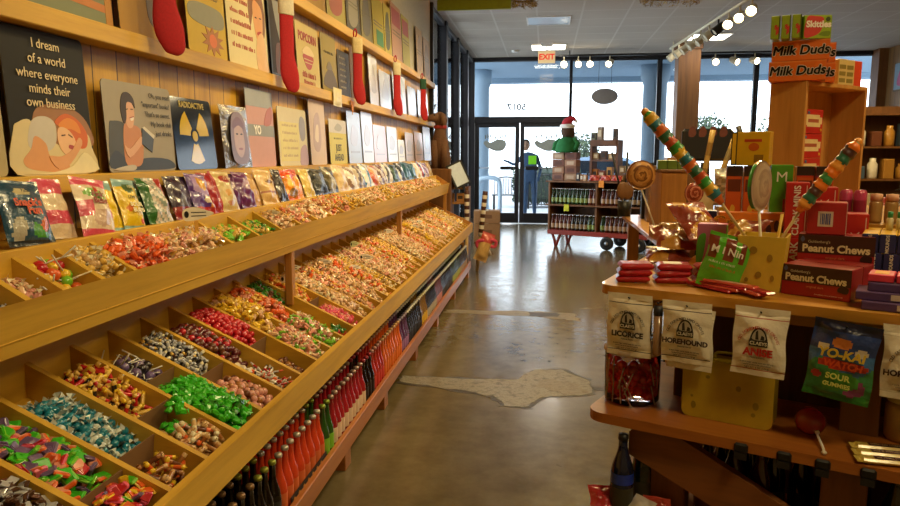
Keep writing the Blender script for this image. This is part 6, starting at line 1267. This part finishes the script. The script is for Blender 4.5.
its = [('candy_box', .67, .22, 1.0375, .09, .1, .14, 'a86c28'), ('candy_box', .78, .22, 1.0375, .1, .1, .12, '7c3c24'), ('candy_box', .9, .22, 1.0375, .08, .1, .17, 'c08c3c'), ('candy_box', .68, .22, 1.3175, .1, .1, .1, '8c7048'), ('candy_box', .8, .22, 1.3175, .09, .1, .13, '54341c'), ('candy_box', .92, .22, 1.3175, .08, .1, .09, 'b0884c'),
       ('tin_box', .64, .2, 1.604, .075, .08, .11, '6c7058'), ('candy_box', .74, .2, 1.604, .08, .08, .19, '9a8878'), ('candy_box', .97, .2, 1.604, .06, .08, .16, '5c4838')]
for k, q in enumerate(its): wbox(q[0], q[1], q[2], q[3]-.0, q[4], q[5], q[6], q[7], '%s carton %s the brown crate rack, %s from the left' % (('tan', 'maroon', 'golden', 'olive', 'dark brown', 'straw', 'grey green', 'pale grey', 'narrow dark')[k], ('on the bottom shelf of', 'on the middle shelf of', 'on top of')[k//3], ORD[k % 3+1]), lab='d8c8a8' if k % 2 else '2c2018')
for k, (x, c, h) in enumerate(((.47, '2c2c34', .12), (.53, '8c5c34', .1), (.58, 'c8a078', .09), (.48, '7a3020', .08))): wbox('candy_box', x, .05 if k < 3 else .12, ZT, .05, .05, h, c, '%s little box between the stacked cartons and the crate rack' % ('black', 'brown', 'pale', 'dark red')[k], lab='d8d0c0')
for k in range(3):
    o = bag(.16, .1, .03, lambda u, v: film('b83424') if int(u*5+v*3) % 3 else film('d8704c'), film('a82c20'), 400+k, wr=.5).build('candy_bag'); o.matrix_world = WG @ Matrix.Translation((.72+.17*k, .03, ZT+.01)) @ Matrix.Rotation(-.7, 4, 'X'); tag(o, 'red sweets bag at the front of the wagon top, %s from the left' % ORD[k+1], 'bag', 'red bags on the wagon')
for k in range(5): wbox('candy_box', 1.12+.085*(k % 3), .14, ZT+.115*(k//3), .08, .1, .11, ('6c5034', '8c6c3c', '54402c', '7c5c34', '9c8454')[k], '%s carton at the right end of the wagon top' % ('brown', 'tan', 'dark brown', 'upper brown', 'upper straw coloured')[k], lab='c8b898')
for x, z, c, l in ((.86, .965, 'e08a1c', 'orange price card hanging from the wagon top'), (.32, .6, 'c8c81c', 'yellow price card hanging from the wagon shelf')):
    o = MB().box((0, 0, 0), (.08, .004, .1), paint(c, .6)).build('price_card'); o.matrix_world = WG @ Matrix.Translation((x, -.026, z)); tag(o, l, 'card')
# green-coated figure in a santa hat, back turned, on the cartons
t = tag(empty('elf_figure'), 'stuffed figure in a green coat and red santa hat sitting on the stacked cartons', 'figure'); t.matrix_world = WG @ Matrix.Translation((.22, .17, ZT+.42)); GC = paint('1c6a34', .9, var=.2); HB = paint('4c3424', .95, var=.35, vscale=60)
MB().lathe([(.0, 0), (.17, .0), (.18, .04), (.165, .12), (.12, .2), (.06, .23)], GC, 20).build('coat', t)
for s in (-1, 1): MB().tube([(s*.1, 0, .19), (s*.18, -.02, .12), (s*.17, -.09, .04)], [.05, .045, .035], GC, 10).build('sleeve', t)
MB().ball((0, 0, .32), (.095, .1, .11), HB, 16, 10).build('head', t); MB().tube([(0, .02, .36), (0, .05, .25), (0, .06, .17)], [.1, .095, .05], HB, 12).build('hair', t)
MB().tube(spline([(0, 0, .38), (0, 0, .43), (.03, 0, .48), (.09, 0, .5), (.13, 0, .47)], 3, False), [.1, .097, .09, .085, .08, .07, .06, .052, .045, .036, .028, .022, .02], paint('a81c28', .9), 14).build('santa_hat', t); MB().lathe([(.1, .36), (.115, .38), (.112, .41), (.098, .42)], paint('e4dcd4', .95), 18, caps=False).build('hat_trim', t); MB().ball((.14, 0, .46), .025, paint('e4dcd4', .95), 8, 6).build('pompom', t)
# ================================================================== back table with the dark screen, crates and big lollipops
bt = tag(empty('back_table', (0, 0, 0)), 'wooden table behind the counter holding the tall crate and sweets piles', 'table')
MB().box((1.55, 4.75, .885), (1.86, 2.1, .03), HONEY, .004).build('table_top', bt)
for x in (.7, 2.4):
    for y in (3.8, 5.7): MB().box((x, y, .435), (.08, .08, .87), HONEYZ).build('leg', bt)
MB().box((1.55, 3.76, .62), (1.7, .03, .5), DARKZ).build('front_panel', bt)
def tb(name, x, y, z, w, d, h, c, label, cat='box', rot=0., **k): o = printbox(name, w, d, h, c, label, cat, **k); o.location = (x, y, z); o.rotation_euler = (0, 0, rot); return o
t = tag(empty('wooden_crate', (.68, 4.05, .901), (0, 0, .15)), 'tall closed wooden crate standing on the back table', 'crate'); MB().box((0, 0, .19), (.14, .2, .38), HONEYZ, .004).build('body', t); MB().box((0, 0, .388), (.16, .22, .016), DARKZ, .003).build('lid', t)
for k in range(3): tb('green_carton', .63+.052*k, 3.99, 1.298, .05, .05, .05, ['4c6a24', '4c6a24', '5c7c2c', '4c6a24', '4c6a24', '6c8c3c'], 'small green carton on the tall closed crate, %s from the left' % ORD[k+1])
rnd = random.Random(31)
for k in range(14):
    c = ('5a2038', '7c3c28', '8c5060', '4a1c24', '9c6c3c')[k % 5]; o = bag(.1, .13, .016, lambda u, v, c=c: film(c) if v < .7 else film('b89080'), film(c), 500+k, wr=.5).build('chocolate_bag', None, (.69+.075*(k % 5), 3.84+.1*(k//5), .925+.035*(k//5)), (-1.2, rnd.uniform(-.5, .5), rnd.uniform(-.6, .6))); tag(o, '%s sweets bag on the back table, %s row, %s from the left' % ({'5a2038': 'plum', '7c3c28': 'brown', '8c5060': 'mauve', '4a1c24': 'maroon', '9c6c3c': 'tan'}[c], ('front', 'middle', 'rear')[k//5], ORD[k % 5+1]), 'bag', 'sweets bags piled on the back table')
t = tag(empty('display_screen', (1.19, 5.5, .901)), 'black screen with a dull red line standing on the back table', 'screen'); MB().box((0, 0, .01), (.24, .2, .02), BLACK, .005).build('base', t); MB().box((0, .03, .22), (.06, .04, .4), BLACK).build('stand', t)
MB().box((0, 0, .55), (.37, .05, .24), paint('14161c', .35), .02).build('panel', t); artwork([(paint('5a2820', .6), sp([(.12+.2*k, .72), (.14+.2*k, .92), (.22+.2*k, .95), (.27+.2*k, .8), (.22+.2*k, .7)], 3)) for k in range(4)], .37, .3, -.0252, 'printed_line', t).location = (0, 0, .4)
swirl_pop(gY(641, 175, 3.7), (.61, 3.76, .901), .075, .018, R(8), ['b07838', '7c4c24', 'c89450'], 'large round brown swirl lollipop at the corner of the back table')
swirl_pop(gY(694, 193, 3.6), (.84, 3.78, .901), .05, .014, R(20), ['a84838', 'd89078', '8c3028'], 'smaller round red swirl lollipop beside the tall closed crate')
o = tag(MB().box((0, 0, .13), (.13, .012, .26), paint('c8b48c', .6), .002).build('card_sign', None, (.84, 3.95, .93), (-.12, 0, -.1)), 'cream card with a black letter beside the tall closed crate', 'card'); letters('B', .1, BLACK, o, (.01, -.0075, .07), bold=.06)
tb('yellow_carton', 1.0, 3.95, .901, .16, .1, .2, ['b8901c', 'b8901c', 'c8a024', 'b8901c', 'b8901c', '7c7858'], 'yellow carton on the back table left of the tall orange ones')
o = bag(.16, .2, .05, lambda u, v: [paint('c8c8c4', .12, coat=.8), paint('a8a8a0', .15, coat=.8), film('d8d4cc')][int(u*9+v*13+3*sin(9*u)) % 3], paint('c8c8c4', .2), 61, wr=.6).build('cellophane_bag', None, (.98, 3.96, 1.105), (0, 0, .1)); tag(o, 'shiny crinkled cellophane bag on the yellow carton', 'bag')
tb('white_carton', 1.1, 4.1, .901, .12, .1, .38, ['c8c0a8', 'b89038', 'd0ccb8', 'b89038', 'c8c0a8', 'd8d4c8'], 'pale carton with a yellow side on the back table')
for k, (x0, y0, x1, y1, l) in enumerate(((713, 130, 705, 165, 'thin tan twist stick in front of the black screen, left'), (735, 137, 724, 160, 'thin tan twist stick in front of the black screen, right'), (738, 126, 748, 142, 'dark and yellow twist stick above the yellow carton'))): 
    p, q = gY(x0, y0, 4.3), gY(x1, y1, 4.3); n = 8; q2 = q+(q-p).normalized()*.3; q2.z = .93; b = MB(); b.tube([p+(q2-p)*i/n for i in range(n+1)], .016, BLACK, 8, ms=[paint(('b0904c', 'b0904c', '3a3424')[k], .5), paint(('8c6c34', '8c7c54', 'c8a030')[k], .5)]*4); tag(b.build('twist_stick'), l, 'candy stick')
for k, (x, c, h) in enumerate(((.68, '6c5038', .3), (.8, '8c6844', .36), (.92, '5c4028', .28))): tb('brown_carton', x+.1, 5.2, .901, .11, .15, h+.1, c, 'brown carton at the foot of the pale pillar, %s from the left' % ORD[k+1])
for k, (x, c) in enumerate((('0.76', '1a1c20'), ('0.87', 'd8dcdc'), ('0.96', '2c302c'))): tb('black_carton', float(x), 5.45, .901, .08, .08, .42-.05*k, c, ('black', 'white', 'dark green')[k]+' tin on the back table near the window column')
t = tag(empty('ladle_holder', (.62, 5.65, .901)), 'dark holder with two long spoons at the rear of the back table', 'holder'); MB().lathe([(0, 0), (.05, 0), (.055, .12), (.05, .12)], BLACK, 14).build('pot', t)
for s in (-1, 1): MB().tube([(0, 0, .05), (s*.06-.05, 0, .5)], .008, BLACK, 6).build('handle', t); MB().ball((.02*s, -.02, .2), (.045, .015, .07), paint('7c5430', .5), 10, 8).build('spoon', t)
# wire stand beside the counter
t = tag(empty('wire_stand', (.60, 3.15, 0)), 'black wire stand with white papers between the counter and the wagon', 'stand')
for x in (-.11, .11):
    for y in (-.1, .1): MB().tube([(x, y, 0), (x, y, .95)], .008, BLACK, 6).build('leg', t)
for z in (.2, .55, .95): MB().tube([(-.11, -.1, z), (.11, -.1, z), (.11, .1, z), (-.11, .1, z), (-.11, -.1, z)], .007, BLACK, 6).build('ring', t)
b = MB()
for k in range(7): b.tube([(-.11+.036*k, -.1, .2), (-.11+.036*k, -.1, .95)], .004, BLACK, 5)
b.build('wire_mesh', t)
o = MB().box((0, 0, .005), (.26, .2, .012), paint('cfd0cc', .6), .002).build('paper_stack', None, (.60, 3.15, .957), (0, 0, .2)); tag(o, 'white papers on top of the black wire stand', 'paper')
# ================================================================== right side: tinsel tree, cluttered shelf, wall pictures
t = tag(empty('tinsel_tree', CU(.74, 1.62, 1.001)), 'small silver tinsel tree at the right picture edge', 'tree'); MB().lathe([(.04, 0), (.04, .02), (.008, .03), (.006, .34)], STEEL, 12).build('stand', t); b = MB(); rnd = random.Random(2); TS = [paint(c, .3, .5) for c in ('a8b0a8', '8c9890', 'c8d0cc', '6c7c70')]
for k in range(900):
    z = rnd.uniform(.03, .34); rr = .115*(1-(z-.03)/.33)*rnd.uniform(.2, 1); a = rnd.uniform(0, 6.3); M = Matrix.Translation((rr*cos(a), rr*sin(a), z)) @ Matrix.Rotation(a, 4, 'Z') @ Matrix.Rotation(rnd.uniform(-.3, .8), 4, 'Y'); b.add([(-.02, 0, 0), (.02, -.0025, 0), (.02, .0025, 0)], [(0, 1, 2)], TS[k % 4], False, M)
b.build('branches', t)
sh = tag(empty('shelf_unit', (3.5, 8.1, 0)), 'dark shelf unit full of small goods behind the wooden crate', 'shelf unit')
MB().box((0, .18, .95), (.9, .02, 1.9), DARKZ).build('back_panel', sh)
for x in (-.45, .45): MB().box((x, 0, .95), (.03, .36, 1.9), DARKZ).build('side_panel', sh)
for k in range(6): MB().box((0, 0, .1+.34*k), (.87, .34, .02), DARKZ).build('shelf', sh)
rnd = random.Random(77); CLN = {'6a3a24': 'brown', '8c2c24': 'red', 'b8a888': 'cream', '3c4a34': 'green', '44586c': 'blue grey', 'a87830': 'amber', 'd8d0c0': 'white'}
for k in range(1, 6):
    for j in range(6):
        c = rnd.choice(list(CLN)); h = rnd.uniform(.12, .24)
        if (k+j) % 2: o = MB().box((0, 0, h/2), (.1, .12, h), paint(c, .5), .006).build('goods_box')
        else: o = MB().lathe([(0, 0), (.045, 0), (.05, .02), (.05, h*.7), (.03, h*.85), (.032, h)], paint(c, .3, coat=.4), 14).build('goods_jar')
        o.location = (3.14+.142*j, 8.0, .111+.34*(k-1)); tag(o, '%s %s on the dark shelf unit, %s shelf from below, %s from the left' % (CLN[c], 'carton' if (k+j) % 2 else 'jar', ORD[k], ORD[j+1]), 'box' if (k+j) % 2 else 'jar', 'goods on the dark shelf unit')
def wallpic(y, z, w, h, c, c2, label):
    t = tag(empty('wall_picture', (X1-.012, y, z), (0, 0, -pi/2)), label, 'picture'); MB().box((0, 0, h/2), (w, .02, h), paint('6c5430', .6), .003).build('frame', t); MB().box((0, -.0105, h/2), (w-.05, .003, h-.05), paint(c, .5)).build('sheet', t); artwork([(paint(c2, .6), sp([(.2, .2), (.3, .7), (.6, .85), (.8, .5), (.7, .2)]))], w, h, -.012, 'picture', t)
for q in ((13.3, 2.5, .7, .5, '5c7a8c', 'a83c6c', 'blue and pink picture high on the right wall'), (12.4, 2.5, .7, .5, '8c9c3c', 'c8a83c', 'green and yellow picture high on the right wall'), (13.5, 1.7, .4, .5, 'c8c8c0', '4c4c4c', 'white printed notice on the right wall'), (13.5, 1.1, .4, .5, '6c8498', '2c3c4c', 'blue poster on the right wall below the notice'), (11.4, 2.4, .6, .5, '8c6c3c', '5c7c8c', 'tan picture on the right wall nearer the shelf')): wallpic(*q)
struct(MB().box((X1-.02, 12.45, 1.05), (.05, .95, 2.1), paint('8a6844', .5), .004).build('door_3'), 'brown inner door in the right wall'); MB().ball((X1-.075, 12.85, 1.05), .035, CHROME, 10, 8).build('door_knob', bpy.data.objects['door_3'])
struct(MB().box((X1-.08, 14.1, 1.65), (.16, .3, 3.3), DARKZ).build('trim_4'), 'dark corner post at the right end of the shop windows')
# ================================================================== camera
cam = bpy.data.cameras.new('camera'); co = bpy.data.objects.new('camera', cam); COL.objects.link(co)
cam.sensor_width = 36; cam.lens = F_PX/900*36; cam.clip_start = .02; cam.clip_end = 300
M = Matrix((RT, UP, -FW)).transposed().to_4x4(); M.translation = (0, 0, H); co.matrix_world = M; S.camera = co
S.view_settings.view_transform = 'Standard'; S.view_settings.look = 'None'; S.view_settings.gamma = 1; S.view_settings.use_curve_mapping = False
S.view_settings.exposure = 0.0
S.cycles.use_denoising = True; S.cycles.max_bounces = 8; S.cycles.diffuse_bounces = 4; S.cycles.transparent_max_bounces = 12
S.cycles.sample_clamp_indirect = 6
